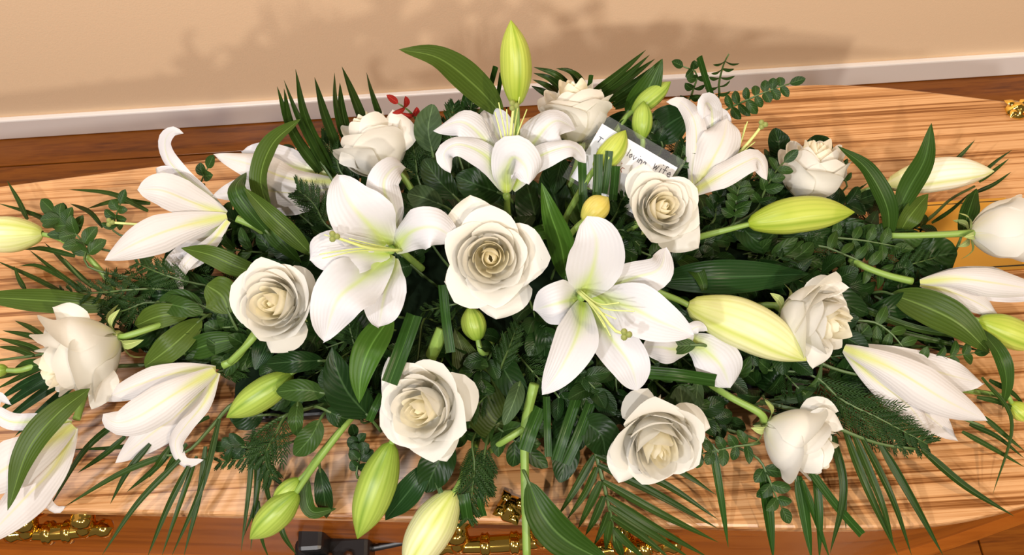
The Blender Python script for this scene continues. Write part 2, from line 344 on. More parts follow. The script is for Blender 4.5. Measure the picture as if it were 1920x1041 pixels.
handle(104, 966, .032, z=-.040); handle(935, 990, .046, z=-.042); handle(1195, 1000, .02, z=-.045)
def thumb_screw(px, py, rot):
    c = Pz(px, py, .003); s = bpy.data.objects.new('thumb_screw', None); col.objects.link(s); s.parent = coffin; s.location = c-base_of(coffin); s['label'] = 'ornate brass lid screw'
    o = lathe('rosette', [(.015, -.003), (.014, .001), (.010, .003), (.007, .007), (.004, .009), (.0001, .010)], (0, 0, 0), (0, 0, 1), M['gold'], sides=10); o.parent = s
    for k in range(4):
        a = rot+k*math.pi/2; ca, sa = math.cos(a), math.sin(a)
        o = blade('wing', [np.array([.004*ca, .004*sa, .004]), np.array([.012*ca, .012*sa, .007]), np.array([.020*ca, .020*sa, .002])], .006, M['gold'], None, hint=np.array([0, 0, 1.]), cup=-.8, prof='oval', ns=6, nu=4); o.parent = s
thumb_screw(957, 953, .3); thumb_screw(1908, 205, .75)
pl = [Pz(1812, 372, .0025), Pz(1880, 368, .0025), Pz(2010, 520, .0025), Pz(1800, 520, .0025)]
npl = bpy.data.objects.new('name_plate', None); col.objects.link(npl); npl.parent = coffin; npl['label'] = 'brass name plate edged with a black line, half under the leaves'
x0, y0 = Pz(1815, 505, 0)[:2]; x1, y1 = Pz(1884, 372, 0)[:2]
x1 = x0+.20; y0 = y1-.10; x0 = Pz(1800, 372, 0)[0]; x1 = Pz(1884, 372, 0)[0]
npl.location = np.array([0, 0, 0])-base_of(coffin)
for nm, ins, zt, mt in (('plate', 0, .002, 'goldsat'), ('border', .004, .0024, 'black'), ('face', .0055, .0028, 'goldsat')):
    o = box(nm, (x0-.09+ins, y0+ins, .0002), (x1-ins, y1-ins, zt), M[mt]); o.parent = npl
for k, (dx, dy) in enumerate(((-.009, -.009), (-.009, -.09))):
    o = lathe('plate_pin', [(.003, 0), (.003, .001), (.0001, .003)], (x1+dx, y1+dy, .0028), (0, 0, 1), M['gold'], sides=8); o.parent = npl

# trolley under the coffin
tro = empty('trolley', (0, YC, ZF), 'black and steel folding trolley under the coffin', 'trolley')
def tb(name, lo, hi, mat, bev=.004): return box(name, lo, hi, M[mat], tro, bevel=bev)
tb('frame_rail', (-1.0, YC-.21, -.43), (.55, YC-.17, -.401), 'steel'); tb('frame_rail', (-1.0, YC+.13, -.43), (.55, YC+.17, -.401), 'steel')
xh = Pz(600, 1000, -.2)[0]; yh = Pz(600, 992, -.16)[1]
tb('lock_post', (xh-.016, yh-.028, -.44), (xh+.016, yh+.006, -.15), 'black', .006)
tb('lock_clamp', (xh-.03, yh-.06, -.24), (xh+.065, yh-.004, -.19), 'black', .006)
for k in range(5): lathe('knob_ring', [(.0001, -.003), (.016, -.003), (.018, 0), (.016, .003), (.0001, .003)], (xh-.018+k*.008, yh-.052, -.17), (1, 0, 0), M['black'], tro, sides=14)
tube('release_lever', [np.array([xh+.02, yh-.02, -.22]), np.array([xh+.10, yh-.012, -.215]), np.array([xh+.20, yh+.0, -.20])], [.006, .004, .003], M['black'], tro)
for k in range(3): lathe('bolt', [(.007, 0), (.007, .005), (.0001, .006)], (xh-.01+k*.025, yh-.03, -.1895), (0, 0, 1), M['steel'], tro, sides=6)
for sx in (-.85, .40):
    for sy in (-.19, .15):
        tube('leg', [np.array([sx, YC+sy, -.43]), np.array([sx*.9, YC+sy, ZF+.06])], .016, M['steel'], tro, n=4)
        lathe('wheel', [(.0001, -.014), (.05, -.013), (.06, -.008), (.06, .008), (.05, .013), (.0001, .014)], (sx*.9, YC+sy, ZF+.06), (0, 1, 0), M['black'], tro)

# ------------------------------------------------------------------ flower builders
FOAM = Pz(960, 600, .03)
def core(p, k=.35, zdrop=.05):
    """a place towards the heart of the spray where a stem disappears"""
    q = np.array(p)*(1-k)+FOAM*k; q[2] = max(.02, min(q[2], p[2]-zdrop)); return q
class Anchor:
    def __init__(s, t, x, y, z):
        s.t = t; s.sc = TL[t][2]; s.C = Pz(*sub(t, x, y), z); s.dep = depth_of(s.C)
    def pt(s, x, y, d=0.0): return Pd(*sub(s.t, x, y), s.dep-d)
    def m(s, px): return px/s.sc*s.dep/F
def lily(t, base, z, label, petals, filaments=(), pistil=None, stem=None, mat='lily', group=None):
    a = Anchor(t, *base, z); e = empty('lily', a.C, label, 'lily', group)
    for i, p in enumerate(petals):
        pts = [a.pt(*q) for q in p['p']]; h = camvec(p.get('h', (0, 0, 1)))
        blade('petal', pts, a.m(p['w']), M[p.get('m', mat)], e, hint=h, cup=p.get('c', .6), prof=p.get('f', 'petal'), ns=24, nu=12,
              rip=p.get('r', .13)*1.15, rf=p.get('rf', 2.2), ridge=p.get('g', .07), seed=i+len(label))
    for f in filaments: tube('filament', [a.pt(*q) for q in f], [a.m(5 if a.sc > 2 else 2.2), a.m(2.5 if a.sc > 2 else 1.2)], M['filament'], e, n=10, sides=6)
    if pistil:
        tube('pistil', [a.pt(*q) for q in pistil], [a.m(8 if a.sc > 2 else 3.2), a.m(6 if a.sc > 2 else 2.6)], M['filament'], e, n=10)
        tip = a.pt(*pistil[-1])
        for k in range(3):
            an = k*2.1; o = tip+RT*math.cos(an)*.0028+UP*math.sin(an)*.0028
            lathe('stigma', [(.0001, -.003), (.0028, -.001), (.003, .001), (.0001, .003)], o, -FW, M['stigma'], e, sides=8)
    pts = [a.pt(*q) for q in stem] if stem else [a.C, a.C+FW*.03+np.array([0, .005, 0]), core(a.C+FW*.04, .2, .03)]
    tube('stem', pts, [.0042, .0036, .0038], M['stem'], e)
def bud(t, base, tip, hw, z, label, mat, bend=0.0, d=0.0, stem=None, rot=0.5, group=None, fat=.42):
    a = Anchor(t, *base, z); e = empty('lily_bud', a.C, label, 'bud', group)
    b = a.pt(*base); p = a.pt(*tip, d); mid = (b+p)/2; ax = p-b; L = np.linalg.norm(ax); ax /= L
    side = np.cross(ax, -FW); side /= np.linalg.norm(side); c = spline([b, mid+side*bend*L, p], 22); T, N, B = frames(c, -FW)
    s = np.linspace(0, 1, 23); R = a.m(hw)*np.where(s < fat, .30+.70*np.sin(np.pi/2*s/fat)**.9, np.cos(np.pi/2*((s-fat)/(1-fat))**1.45)*.97+.03)
    R[0] *= .55
    for k in range(3):
        th = np.linspace(-1.12, 1.12, 13); U, S = np.meshgrid(th/1.12, s)
        an = th+rot+k*2*np.pi/3; off = 1+.09*np.cos(th*1.35)**2-.05*np.exp(-(th/.13)**2)
        rr = R[:, None]*off[None, :]
        V = c[:, None]+rr[..., None]*(N[:, None]*np.cos(an)[None, :, None]+B[:, None]*np.sin(an)[None, :, None])-base_of(e)
        link('tepal', grid_mesh('tepal', V, np.stack([U*.5+.5, S], -1), M[mat]), e)
    th = np.linspace(0, 2*np.pi, 19); rr = R[:, None]*(.93+.03*np.cos(3*(th-rot))[None, :])
    V = c[:, None]+rr[..., None]*(N[:, None]*np.cos(th)[None, :, None]+B[:, None]*np.sin(th)[None, :, None])-base_of(e)
    U, S = np.meshgrid(th*0+.25, s); link('inner_tepals', grid_mesh('inner_tepals', V, np.stack([U, S], -1), M[mat]), e)
    r0 = max(.0028, R[0]*.75)
    pts = [b+ax*.004]+[a.pt(*q) for q in stem] if stem else [b+ax*.004, b-ax*.012, core(b-ax*.02, .2, .02), core(b, .35, .05)]
    tube('stem', pts, [r0, .0036, .0034], M['stem'], e)
def rose(t, c0, Rpx, axis, z, label, stem=None, openness=1.0, seed=0, spin=0.0, outer=5, tall=1.25, inner=True, extra=()):
    a = Anchor(t, *c0, z); R = a.m(Rpx); A = camvec(axis); A /= np.linalg.norm(A)
    X = np.cross(A, RT*.3+UP*.9); X /= np.linalg.norm(X); Y = np.cross(A, X)
    Hh = R*tall; o = a.C - A*Hh*.55; e = empty('rose', o, label, 'rose'); rg = random.Random(seed)
    #        n  radius height reflex span  pointy edge close
    layers = [(2, .15, 1.06, .0, 2.2, .0, .0, .75), (3, .24, 1.08, .02, 1.45, .03, .03, .35), (4, .36, 1.07, .04, 1.15, .05, .05, .10),
              (5, .50, 1.02, .08*openness, 1.0, .06, .10, .0), (5, .65, .94, .15*openness, .96, .09, .16, .0), (outer, .80, .82, .24*openness, 1.0, .14, .24, .0)]
    nu, nv = 12, 14; phi0 = spin
    for li, (n, rf, hf, rx, span, pt_, eg, cl) in enumerate(layers):
        for k in range(n):
            ph = phi0+k*2*np.pi/n+rg.uniform(-.3, .3); jr = rg.uniform(.90, 1.08); jh = rg.uniform(.92, 1.05); jx = rx*rg.uniform(.6, 1.5); je = eg*rg.uniform(.4, 1.6)
            u = np.linspace(-1, 1, nu+1); v = np.linspace(0, 1, nv+1); U, Vv = np.meshgrid(u, v)
            top = 1-.22*np.abs(U)**2.6+pt_*.8*(1-np.abs(U))**2+.015*np.sin(U*7+k*2+li)
            vv = Vv*top; w = span*(.55+.45*np.clip(Vv/.5, 0, 1))*(1-.12*np.clip((Vv-.75)/.25, 0, 1)**2)
            r = R*rf*jr*(.16+.84*np.sin(np.clip(vv/.62, 0, 1)*np.pi/2)**.8)
            q = np.clip((vv-.60)/.4, 0, 1.4)
            r = r*(1-cl*q**1.5)+R*jx*q**1.7+R*je*.55*np.abs(U)**3*q*1.2
            r = r*(1+(.13 if li < 3 else .06)*U)
            zz = Hh*hf*jh*vv-R*jx*.55*q**2.2-R*je*.25*np.abs(U)**3*q
            an = ph+U*w
            P = o+A*zz[..., None]+(X*np.cos(an)[..., None]+Y*np.sin(an)[..., None])*r[..., None]-base_of(e)
            mt = M['rose_in'] if (li < 3 and inner) else M['rose']
            link('petal', grid_mesh('petal', P, np.stack([U*.5+.5, Vv], -1), mt), e)
        phi0 += np.pi/n+.35
    for k, (pp, w_, cu_) in enumerate(extra):
        blade('petal', [a.pt(*q) for q in pp], a.m(w_), M['rose'], e, cup=cu_, prof='petal', ns=16, nu=10, rip=.10, rf=1.3, seed=k+seed)
    lathe('receptacle', [(.0001, -.12*R), (.12*R, -.08*R), (.17*R, .04*R), (.14*R, .12*R)], o, A, M['sepal'], e, sides=12)
    for k in range(5):
        an = spin+k*1.2566; dr = X*math.cos(an)+Y*math.sin(an); f = rg.uniform(.6, 1.2)
        blade('sepal', [o+dr*R*.12, o+dr*R*(.38+.1*f)-A*R*.02*f, o+dr*R*(.55+.15*f)-A*R*.32*f], R*.13, M['sepal'], e, hint=A, cup=.5, prof='lance', ns=8, nu=4)
    pts = [o-A*R*.05]+[a.pt(*q) for q in stem] if stem else [o-A*R*.05, o-A*R*.5, core(o-A*R*.6, .25, .03), core(o-A*R, .4, .06)]
    tube('stem', pts, [.0042, .0036, .0034], M['stem'], e)
def leaf(t, pts, hw, mat, label, prof='lance', cup=.45, fold=.0, name='leaf', hint=None, cat='leaf', rip=.05, group=None, petiole=True, ns=20, nu=8):
    """pts: (x, y, height over the lid) in the crop's pixels"""
    P = [Pz(*sub(t, x, y), z) for x, y, z in pts]; w = hw/TL[t][2]*depth_of(P[len(P)//2])/F
    e = empty(name, P[0], label, cat, group)
    blade('blade', P, w, M[mat], e, hint=None if hint is None else camvec(hint), cup=cup, fold=fold, prof=prof, ns=ns, nu=nu, rip=rip, ridge=.05, seed=len(label))
    if petiole:
        d = P[0]-P[1]; d /= np.linalg.norm(d)
        tube('petiole', [P[0]-d*.006, P[0]+d*.008+np.array([0, 0, -.002]), P[0]+d*.018+np.array([0, 0, -min(.012, P[0][2]*.5)])], [.0014, .0017, .0018], M['stem_dark'], e, n=6, sides=6)
    return e
def frond(t, rachis, leaflets, hw, label, mat='palm', rmat='stem_dark', prof='palm', fold=.35, name='palm_frond', group=None):
    """rachis: (x,y,z) points; leaflets: list of point lists (x,y,z)"""
    R_ = [Pz(*sub(t, x, y), z) for x, y, z in rachis]; e = empty(name, R_[0], label, 'palm leaf', group)
    tube('rachis', [core(R_[0], .15, .015)]+R_, [.0026, .0022, .0014], M[rmat], e, n=16, sides=6)
    for i, lf in enumerate(leaflets):
        w = hw
        if isinstance(lf[-1], (int, float)): w = lf[-1]; lf = lf[:-1]
        P = [Pz(*sub(t, x, y), z) for x, y, z in lf]
        if len(P) == 2: P = [P[0], (P[0]+P[1])/2+np.array([0, 0, .006]), P[1]]
        blade('leaflet', P, w/TL[t][2]*depth_of(P[0])/F, M[mat], e, fold=fold, prof=prof, ns=14, nu=4, hint=-FW+RT*.4*math.sin(i*2.1))
def strip(t, pts, hw, label, mat='palm_strip', fold=.25, group=None):
    P = [Pz(*sub(t, x, y), z) for x, y, z in pts]; e = empty('palm_strip', P[0], label, 'palm leaf', group)
    blade('half_blade', P, hw/TL[t][2]*depth_of(P[0])/F, M[mat], e, fold=fold, prof='strip', ns=10, nu=6)
def sprig(t, spine, n, ll, lw, label, mat='small', name='leafy_sprig', angle=.9, droop=.0, cat='sprig', group=None, alt=False, term=True, prof='oval', rs=0, liftz=.004, cup=.5):
    P = [Pz(*sub(t, x, y), z) for x, y, z in spine]; c = spline(P, 40); e = empty(name, P[0], label, cat, group); rg = random.Random(rs+n)
    tube('stalk', [core(P[0], .16, .02)]+P, [.0016, .0015, .0008], M['stem_dark'], e, n=16, sides=5); k_ = depth_of(P[0])/F/TL[t][2]; T, N, B = frames(c, -FW)
    for i in range(n):
        f = .12+.83*(i+.5)/n; j = int(f*40)
        for sd in ((1,) if alt and i % 2 else (-1,) if alt else (-1, 1)):
            L = ll*k_*rg.uniform(.8, 1.15)*(1-.25*f); an = angle*rg.uniform(.75, 1.2)
            dr = T[j]*math.cos(an)+B[j]*math.sin(an)*sd+N[j]*rg.uniform(-.1, .45)+np.array([0, 0, -droop]); dr /= np.linalg.norm(dr)
            p0 = c[j]; p2 = p0+dr*L+np.array([0, 0, -droop*L*.5]); p1 = (p0+p2)/2+N[j]*L*.12
            blade('leaf', [p0, p1, p2], lw*k_*rg.uniform(.85, 1.15), M[mat], e, hint=N[j]+B[j]*rg.uniform(-.5, .5), cup=cup, prof=prof, ns=7, nu=4)
    if term:
        blade('leaf', [c[-1], c[-1]+T[-1]*ll*k_*.5, c[-1]+T[-1]*ll*k_*.95], lw*k_, M[mat], e, cup=cup, prof=prof, ns=7, nu=4)
def conifer(t, spine, spread, label, n=11, seed=0, group=None):
    """flat feathery spray: branchlets carrying needles"""
    P = [Pz(*sub(t, x, y), z) for x, y, z in spine]; c = spline(P, 60); e = empty('conifer_sprig', P[0], label, 'sprig', group); rg = random.Random(seed)
    tube('stalk', [core(P[0], .14, .015)]+P, [.0014, .0013, .0007], M['stem_dark'], e, n=16, sides=5); T, N, B = frames(c, -FW); k_ = depth_of(P[0])/F/TL[t][2]; S_ = spread*k_
    for i in range(n):
        f = .08+.9*i/(n-1); j = min(59, int(f*60)); vs = []; fs = []; uvs = []
        for sd in (-1, 1):
            L = S_*(1-.65*f)*rg.uniform(.75, 1.15); d0 = T[j]*.82+B[j]*sd*.57+N[j]*rg.uniform(-.15, .25); d0 /= np.linalg.norm(d0)
            nn = np.cross(d0, N[j]); nn /= np.linalg.norm(nn); m_ = 9
            for q in range(m_+1):
                p = c[j]+d0*L*q/m_+N[j]*L*.10*(q/m_)**2*-1
                for s2 in ((-1, 1) if q < m_ else (0,)):
                    l2 = L*.20*(1-.4*q/m_)+.003; d2 = d0*.88+nn*s2*.48+N[j]*rg.uniform(-.25, .25); d2 /= np.linalg.norm(d2); sw = np.cross(d2, N[j]); sw /= np.linalg.norm(sw)
                    w2 = .0006; b = len(vs)
                    vs += [p-sw*w2, p+sw*w2, p+d2*l2*.6+sw*w2*.9+N[j]*.0006, p+d2*l2, p+d2*l2*.6-sw*w2*.9+N[j]*.0006]; fs.append((b, b+1, b+2, b+3, b+4))
        me = bpy.data.meshes.new('branchlet'); me.from_pydata([tuple(v-base_of(e)) for v in vs], [], fs); me.materials.append(M['conifer'])
        o = link('branchlet', me, e); o['kind'] = 'stuff'

# ------------------------------------------------------------------ foam under the foliage, added unseen to darken the gaps
f0, f1 = Pz(560, 640, .0), Pz(1380, 560, .0)
foam = empty('flower_foam_tray', (FOAM[0], FOAM[1], .0), 'near-black foam block in a low tray, added unseen under the foliage to darken the gaps', 'flower foam')
box('foam', (-.31, FOAM[1]-.085, .008), (.31, FOAM[1]+.115, .062), M['foam'], foam, bevel=.008)
box('tray', (-.325, FOAM[1]-.095, .0008), (.325, FOAM[1]+.125, .016), M['black'], foam, bevel=.004)

# ------------------------------------------------------------------ open lilies
lily('A', (965, 490), .185, 'wide open white lily with pale green throat beside the small cream rose', [
  dict(p=[(965, 485, -.015), (860, 370, .022), (740, 230, .040), (678, 88, .030)], w=168, c=.35, h=(.25, .2, 1), r=.13),
  dict(p=[(968, 470, -.015), (945, 250, .012), (925, 120, .024), (985, 40, .012), (1045, 42, -.01)], w=92, c=-.5, f='ribbon', h=(.3, 0, 1)),
  dict(p=[(980, 490, -.012), (1070, 390, .030), (1200, 365, .045), (1325, 440, .030)], w=118, c=-.55, f='blunt', h=(0, -.1, 1)),
  dict(p=[(975, 530, -.014), (940, 680, .012), (915, 800, .022), (897, 908, .018)], w=112, c=.25, f='blunt', h=(.2, 0, 1)),
  dict(p=[(960, 510, -.015), (810, 640, .026), (670, 760, .045), (600, 985, .030)], w=158, c=.35, h=(.15, -.3, 1), r=.14),
  dict(p=[(955, 500, -.010), (760, 500, .022), (620, 500, .034), (520, 545, .030)], w=122, c=.3, f='blunt', h=(.2, 0, 1), r=.16)],
  filaments=[[(990, 490, .0), (800, 465, .035), (600, 405, .058)], [(990, 492, .0), (800, 480, .038), (575, 512, .055)], [(990, 495, .0), (800, 492, .038), (590, 534, .056)], [(990, 488, .0), (850, 455, .035), (735, 425, .052)], [(990, 488, .0), (820, 460, .04), (680, 425, .06)]],
  pistil=[(1020, 490, .0), (850, 480, .040), (655, 415, .062)])
lily('B', (720, 540), .19, 'open white lily with long curved pistil right of the central rose', [
  dict(p=[(715, 545, -.02), (770, 420, .020), (790, 280, .044), (745, 163, .050)], w=132, c=.45, f='blunt', h=(0, .45, 1), r=.05),
  dict(p=[(760, 535, -.02), (950, 455, .012), (1080, 410, .018), (1112, 308, .004)], w=88, c=.45, f='ribbon', h=(0, .3, 1)),
  dict(p=[(760, 545, -.015), (930, 580, .024), (1080, 650, .040), (1242, 715, .036)], w=122, c=.35, h=(-.1, -.1, 1), r=.06),
  dict(p=[(755, 570, -.02), (850, 720, .012), (945, 850, .022), (982, 974, .014)], w=100, c=.3, f='blunt', h=(0, 0, 1), r=.05),
  dict(p=[(725, 560, -.015), (705, 700, .030), (630, 860, .046), (536, 992, .038)], w=104, c=.5, h=(.1, -.1, 1), r=.05),
  dict(p=[(715, 545, -.02), (640, 560, .012), (570, 578, .014), (498, 600, -.004)], w=105, c=.4, h=(.1, 0, 1), r=.05)],
  filaments=[[(715, 510, .0), (800, 570, .04), (895, 565, .058)], [(715, 515, .0), (820, 590, .04), (965, 605, .055)], [(715, 520, .0), (800, 620, .04), (855, 720, .058)], [(715, 515, .0), (780, 600, .04), (830, 680, .06)], [(715, 512, .0), (800, 600, .042), (880, 640, .06)]],
  pistil=[(705, 515, .0), (800, 600, .045), (870, 690, .066), (925, 712, .07)])
lily('F', (950, 368), .17, 'upright white lily at the back with tall lime stamens beside the tallest bud', [
  dict(p=[(950, 355, -.03), (935, 270, -.012), (915, 200, -.018)], w=42, c=.5, h=(0, .5, 1), f='blunt'),
  dict(p=[(945, 340, -.01), (918, 275, .012), (868, 228, .022), (812, 246, .006)], w=36, c=-.6, h=(.1, -.4, 1)),
  dict(p=[(955, 340, -.015), (998, 270, .010), (1040, 226, .016), (1080, 242, -.002)], w=42, c=-.5, h=(0, -.4, 1)),
  dict(p=[(948, 352, .0), (915, 295, .026), (862, 270, .036), (832, 288, .03), (845, 325, .022)], w=27, c=-.6, h=(-.1, -.5, 1), f='ribbon'),
  dict(p=[(958, 352, .0), (1000, 300, .028), (1055, 276, .036), (1082, 280, .03), (1098, 306, .022)], w=26, c=-.6, h=(.1, -.5, 1), f='ribbon'),
  dict(p=[(950, 362, .008), (950, 325, .028), (962, 296, .044), (985, 312, .056), (992, 346, .052)], w=42, c=-.9, h=(.1, .1, 1), f='blunt')],
  filaments=[[(952, 330, .01), (948, 260, .03), (935, 192, .04)], [(953, 330, .01), (952, 260, .03), (950, 205, .045)], [(955, 330, .01), (962, 260, .03), (975, 175, .04)], [(956, 330, .01), (968, 260, .03), (988, 205, .036)], [(951, 330, .01), (942, 265, .03), (928, 210, .036)]],
  pistil=[(953, 330, .01), (957, 260, .032), (963, 198, .046)])
lily('3', (840, 838), .14, 'white lily seen from behind, upright beside the card, with a rolled back petal', [
  dict(p=[(845, 835, .0), (855, 680, .012), (850, 520, .010), (790, 430, .0), (718, 425, -.006)], w=52, c=-.7, f='ribbon', m='lily_back', h=(-.3, 0, 1)),
  dict(p=[(860, 830, .002), (930, 700, .020), (985, 590, .022), (1000, 500, .01)], w=105, c=-.7, f='blunt', m='lily_back'),
  dict(p=[(880, 760, -.008), (925, 600, .0), (930, 470, .006), (905, 430, .022), (890, 500, .034)], w=62, c=-.5, f='ribbon', h=(.1, 0, 1)),
  dict(p=[(850, 836, .008), (960, 770, .028), (1090, 700, .034), (1150, 690, .03), (1185, 790, .026)], w=62, c=-.6, f='ribbon', m='lily_back', h=(0, -.4, 1)),
  dict(p=[(860, 800, -.01), (890, 650, -.012), (940, 500, -.018), (1010, 560, -.02)], w=70, c=.4, f='blunt')],
  filaments=[[(1020, 690, .0), (1060, 620, .0), (1095, 515, .004)], [(1020, 700, .0), (1055, 640, .0), (1085, 530, .0)], [(1030, 700, .0), (1080, 650, .004), (1130, 610, .004)]],
  pistil=[(1020, 700, .0), (1110, 600, .008), (1165, 530, .01)])
lily('1', (1055, 557), .105, 'half open white lily at the left with one petal curling up like a hook', [
  dict(p=[(1055, 560, .0), (830, 610, .022), (640, 680, .030), (487, 765, .020)], w=96, c=-.7, m='lily_back', h=(0, .1, 1), r=.03),
  dict(p=[(1050, 555, -.004), (880, 490, .014), (750, 440, .026), (640, 435, .022)], w=88, c=-.5, m='lily_back', f='blunt', h=(0, .2, 1), r=.04),
  dict(p=[(1045, 550, -.010), (900, 420, -.004), (790, 310, .002), (765, 215, .012), (800, 165, .022), (850, 175, .024)], w=46, c=-.4, f='ribbon', h=(-.4, .3, 1)),
  dict(p=[(1040, 545, -.02), (890, 430, -.012), (790, 370, -.004), (725, 335, .0)], w=58, c=.5, f='blunt', h=(.2, .3, 1)),
  dict(p=[(1055, 575, -.014), (960, 680, -.014), (860, 750, -.016), (770, 785, -.02)], w=72, c=.3, f='blunt'),
  dict(p=[(1060, 580, .004), (980, 680, .008), (880, 760, .008), (832, 840, .004), (850, 915, -.002)], w=32, c=-.6, f='ribbon', m='lily_back')],
  pistil=[(900, 600, -.03), (700, 600, -.03), (512, 588, -.026)], stem=[(1100, 570, 0), (1190, 612, -.004), (1290, 690, -.03)])
lily('F', (632, 341), .11, 'white lily trumpet lying sideways behind the curved leaf at the upper left', [
  dict(p=[(632, 341, .002), (545, 335, .016), (470, 308, .020), (402, 291, .014)], w=34, c=-.8, m='lily_back', h=(0, -.2, 1)),
  dict(p=[(630, 343, .0), (550, 360, .014), (470, 356, .016), (398, 368, .008)], w=36, c=-.7, m='lily_back', h=(0, .2, 1)),
  dict(p=[(630, 338, -.010), (540, 310, -.010), (452, 284, -.008)], w=34, c=.4, f='blunt'),
  dict(p=[(628, 346, -.008), (560, 376, -.004), (500, 386, -.006)], w=26, c=-.5, m='lily_back', f='blunt')], stem=[(650, 345, -.006), (690, 365, -.04)])
lily('5', (876, 286), .085, 'half open white lily pointing down left over the bare oak, one tepal curled', [
  dict(p=[(876, 284, -.008), (720, 300, .002), (560, 350, .004), (405, 415, -.004)], w=62, c=-.5, m='lily_back', h=(0, -.3, 1), r=.03),
  dict(p=[(872, 292, .004), (720, 380, .030), (560, 480, .036), (470, 505, .034), (418, 470, .040)], w=84, c=-.8, f='blunt', m='lily_back', r=.03),
  dict(p=[(870, 300, -.010), (740, 450, -.008), (600, 560, -.010), (468, 668, -.016)], w=78, c=-.4, m='lily_back', r=.03),
  dict(p=[(880, 300, .0), (830, 420, .006), (750, 520, .006), (710, 590, .004), (745, 665, .004), (828, 655, .008)], w=34, c=-.7, f='ribbon', m='lily_back')],
  stem=[(905, 272, .0), (960, 240, .0), (1030, 145, -.004), (1060, 90, -.03)])
lily('5', (300, 512), .07, 'large white lily cut by the lower left corner with a leaf across it', [
  dict(p=[(298, 515, .0), (170, 600, .026), (20, 690, .034), (-130, 800, .02)], w=105, c=-.6, m='lily_back', r=.03),
  dict(p=[(300, 520, -.004), (220, 680, .010), (90, 820, .014), (-90, 1010, .004)], w=88, c=-.6, m='lily_back', r=.03),
  dict(p=[(290, 510, -.006), (160, 500, .006), (40, 500, .012), (-30, 450, .014), (-10, 400, .02), (48, 432, .024)], w=36, c=-.6, f='ribbon'),
  dict(p=[(302, 525, .0), (255, 640, .002), (190, 740, .0), (185, 820, .0), (225, 860, .0), (266, 845, .002)], w=32, c=-.7, f='ribbon', m='lily_back')],
  stem=[(310, 490, -.004), (330, 430, -.014), (350, 370, -.03)])
lily('8', (612, 198), .075, 'half open white trumpet lily pointing to the lower right over the oak', [
  dict(p=[(612, 200, .006), (820, 290, .030), (1020, 410, .034), (1194, 497, .022)], w=92, c=-.8, m='lily_back', h=(0, .1, 1), r=.03),
  dict(p=[(620, 195, -.008), (850, 255, .004), (1040, 310, .006), (1175, 345, -.004)], w=72, c=-.4, f='blunt', m='lily_back', h=(0, -.2, 1)),
  dict(p=[(614, 210, .0), (740, 330, .014), (880, 440, .016), (972, 575, .004)], w=62, c=-.8, m='lily_back', r=.03),
  dict(p=[(620, 210, -.014), (800, 370, -.008), (960, 480, -.008), (1076, 580, -.014)], w=80, c=-.4, m='lily_back')],
  stem=[(590, 190, .0), (545, 178, -.004), (440, 130, -.03)])
lily('4', (706, 865), .07, 'closed white trumpet lily pointing to the right edge', [
  dict(p=[(706, 866, .006), (880, 850, .026), (1060, 870, .030), (1300, 910, .02)], w=78, c=-1.0, m='lily_back', r=.02),
  dict(p=[(708, 876, .0), (850, 910, .010), (990, 970, .010), (1086, 1040, .002)], w=55, c=-.7, m='lily_back'),
  dict(p=[(720, 862, -.012), (900, 850, -.010), (1100, 890, -.010), (1290, 930, -.014)], w=80, c=.3)],
  stem=[(670, 862, .0), (560, 835, .0), (455, 797, -.004), (380, 760, -.02)])
lily('C', (200, 870), .11, 'half hidden white lily under the right hand petals of the open lily', [
  dict(p=[(235, 870, .0), (160, 880, .012), (90, 870, .014), (15, 870, .004)], w=75, c=-.5, f='blunt', r=.12),
  dict(p=[(215, 830, -.004), (300, 880, .008), (380, 960, .010), (420, 1060, .0)], w=115, c=-.5, f='blunt', r=.04),
  dict(p=[(225, 880, .0), (225, 810, .014), (270, 775, .018), (312, 795, .012)], w=32, c=-.5, f='ribbon')])

# ------------------------------------------------------------------ lily buds
bud('F', (968, 198), (958, 38), 28, .235, 'tallest lime green lily bud standing upright against the wall', 'bud_lime', d=.03, bend=.03, rot=.2)
bud('F', (1403, 420), (1602, 398), 33, .12, 'long lime lily bud pointing right below the white rose', 'bud_lime', stem=[(1375, 428, 0), (1320, 442, -.01), (1260, 460, -.04)], bend=-.03)
bud('F', (1290, 572), (1512, 676), 45, .13, 'fat pale lily bud about to open, touching the right hand rose', 'bud_pale', stem=[(1270, 562, 0), (1235, 548, -.006), (1180, 520, -.04)], bend=-.04)
bud('F', (80, 438), (-75, 440), 33, .06, 'pale green lily bud cut by the left edge on a long curved stem', 'bud_pale', stem=[(110, 447, 0), (160, 478, .004), (205, 530, -.0), (232, 590, -.01)])
bud('6', (350, 240), (58, 432), 66, .075, 'stout green lily bud left of the dark round leaves', 'bud_green', rot=.1)
bud('6', (788, 545), (638, 968), 82, .08, 'long green lily bud hanging over the lid edge below the left spiral rose', 'bud_green', stem=[(800, 515, 0), (830, 440, -.02)], rot=.15)
bud('6', (372, 765), (162, 970), 66, .05, 'green lily bud of a pair hanging past the front edge, the nearer one', 'bud_green', stem=[(410, 700, 0), (480, 600, .006), (580, 470, .0), (640, 400, -.02)], rot=.3)
bud('6', (385, 705), (262, 812), 42, .05, 'small green lily bud tucked behind its larger neighbour at the front edge', 'bud_green', stem=[(410, 680, 0), (470, 600, .0), (570, 480, -.01)])
bud('6', (1065, 760), (845, 1120), 92, .05, 'pale lily bud cut by the bottom edge beside the conifer sprig', 'bud_pale', rot=.1)
bud('3', (330, 980), (448, 868), 58, .165, 'small yellow lily bud just above the open right lily', 'bud_yellow', fat=.5)
bud('3', (602, 600), (612, 420), 46, .16, 'small lime bud standing behind the card', 'bud_green')
bud('3', (560, 475), (738, 330), 44, .16, 'lime bud leaning right behind the small upright bud', 'bud_green')
bud('3', (385, 740), (528, 556), 56, .175, 'bright lime bud in front of the written card', 'bud_lime', bend=.06)
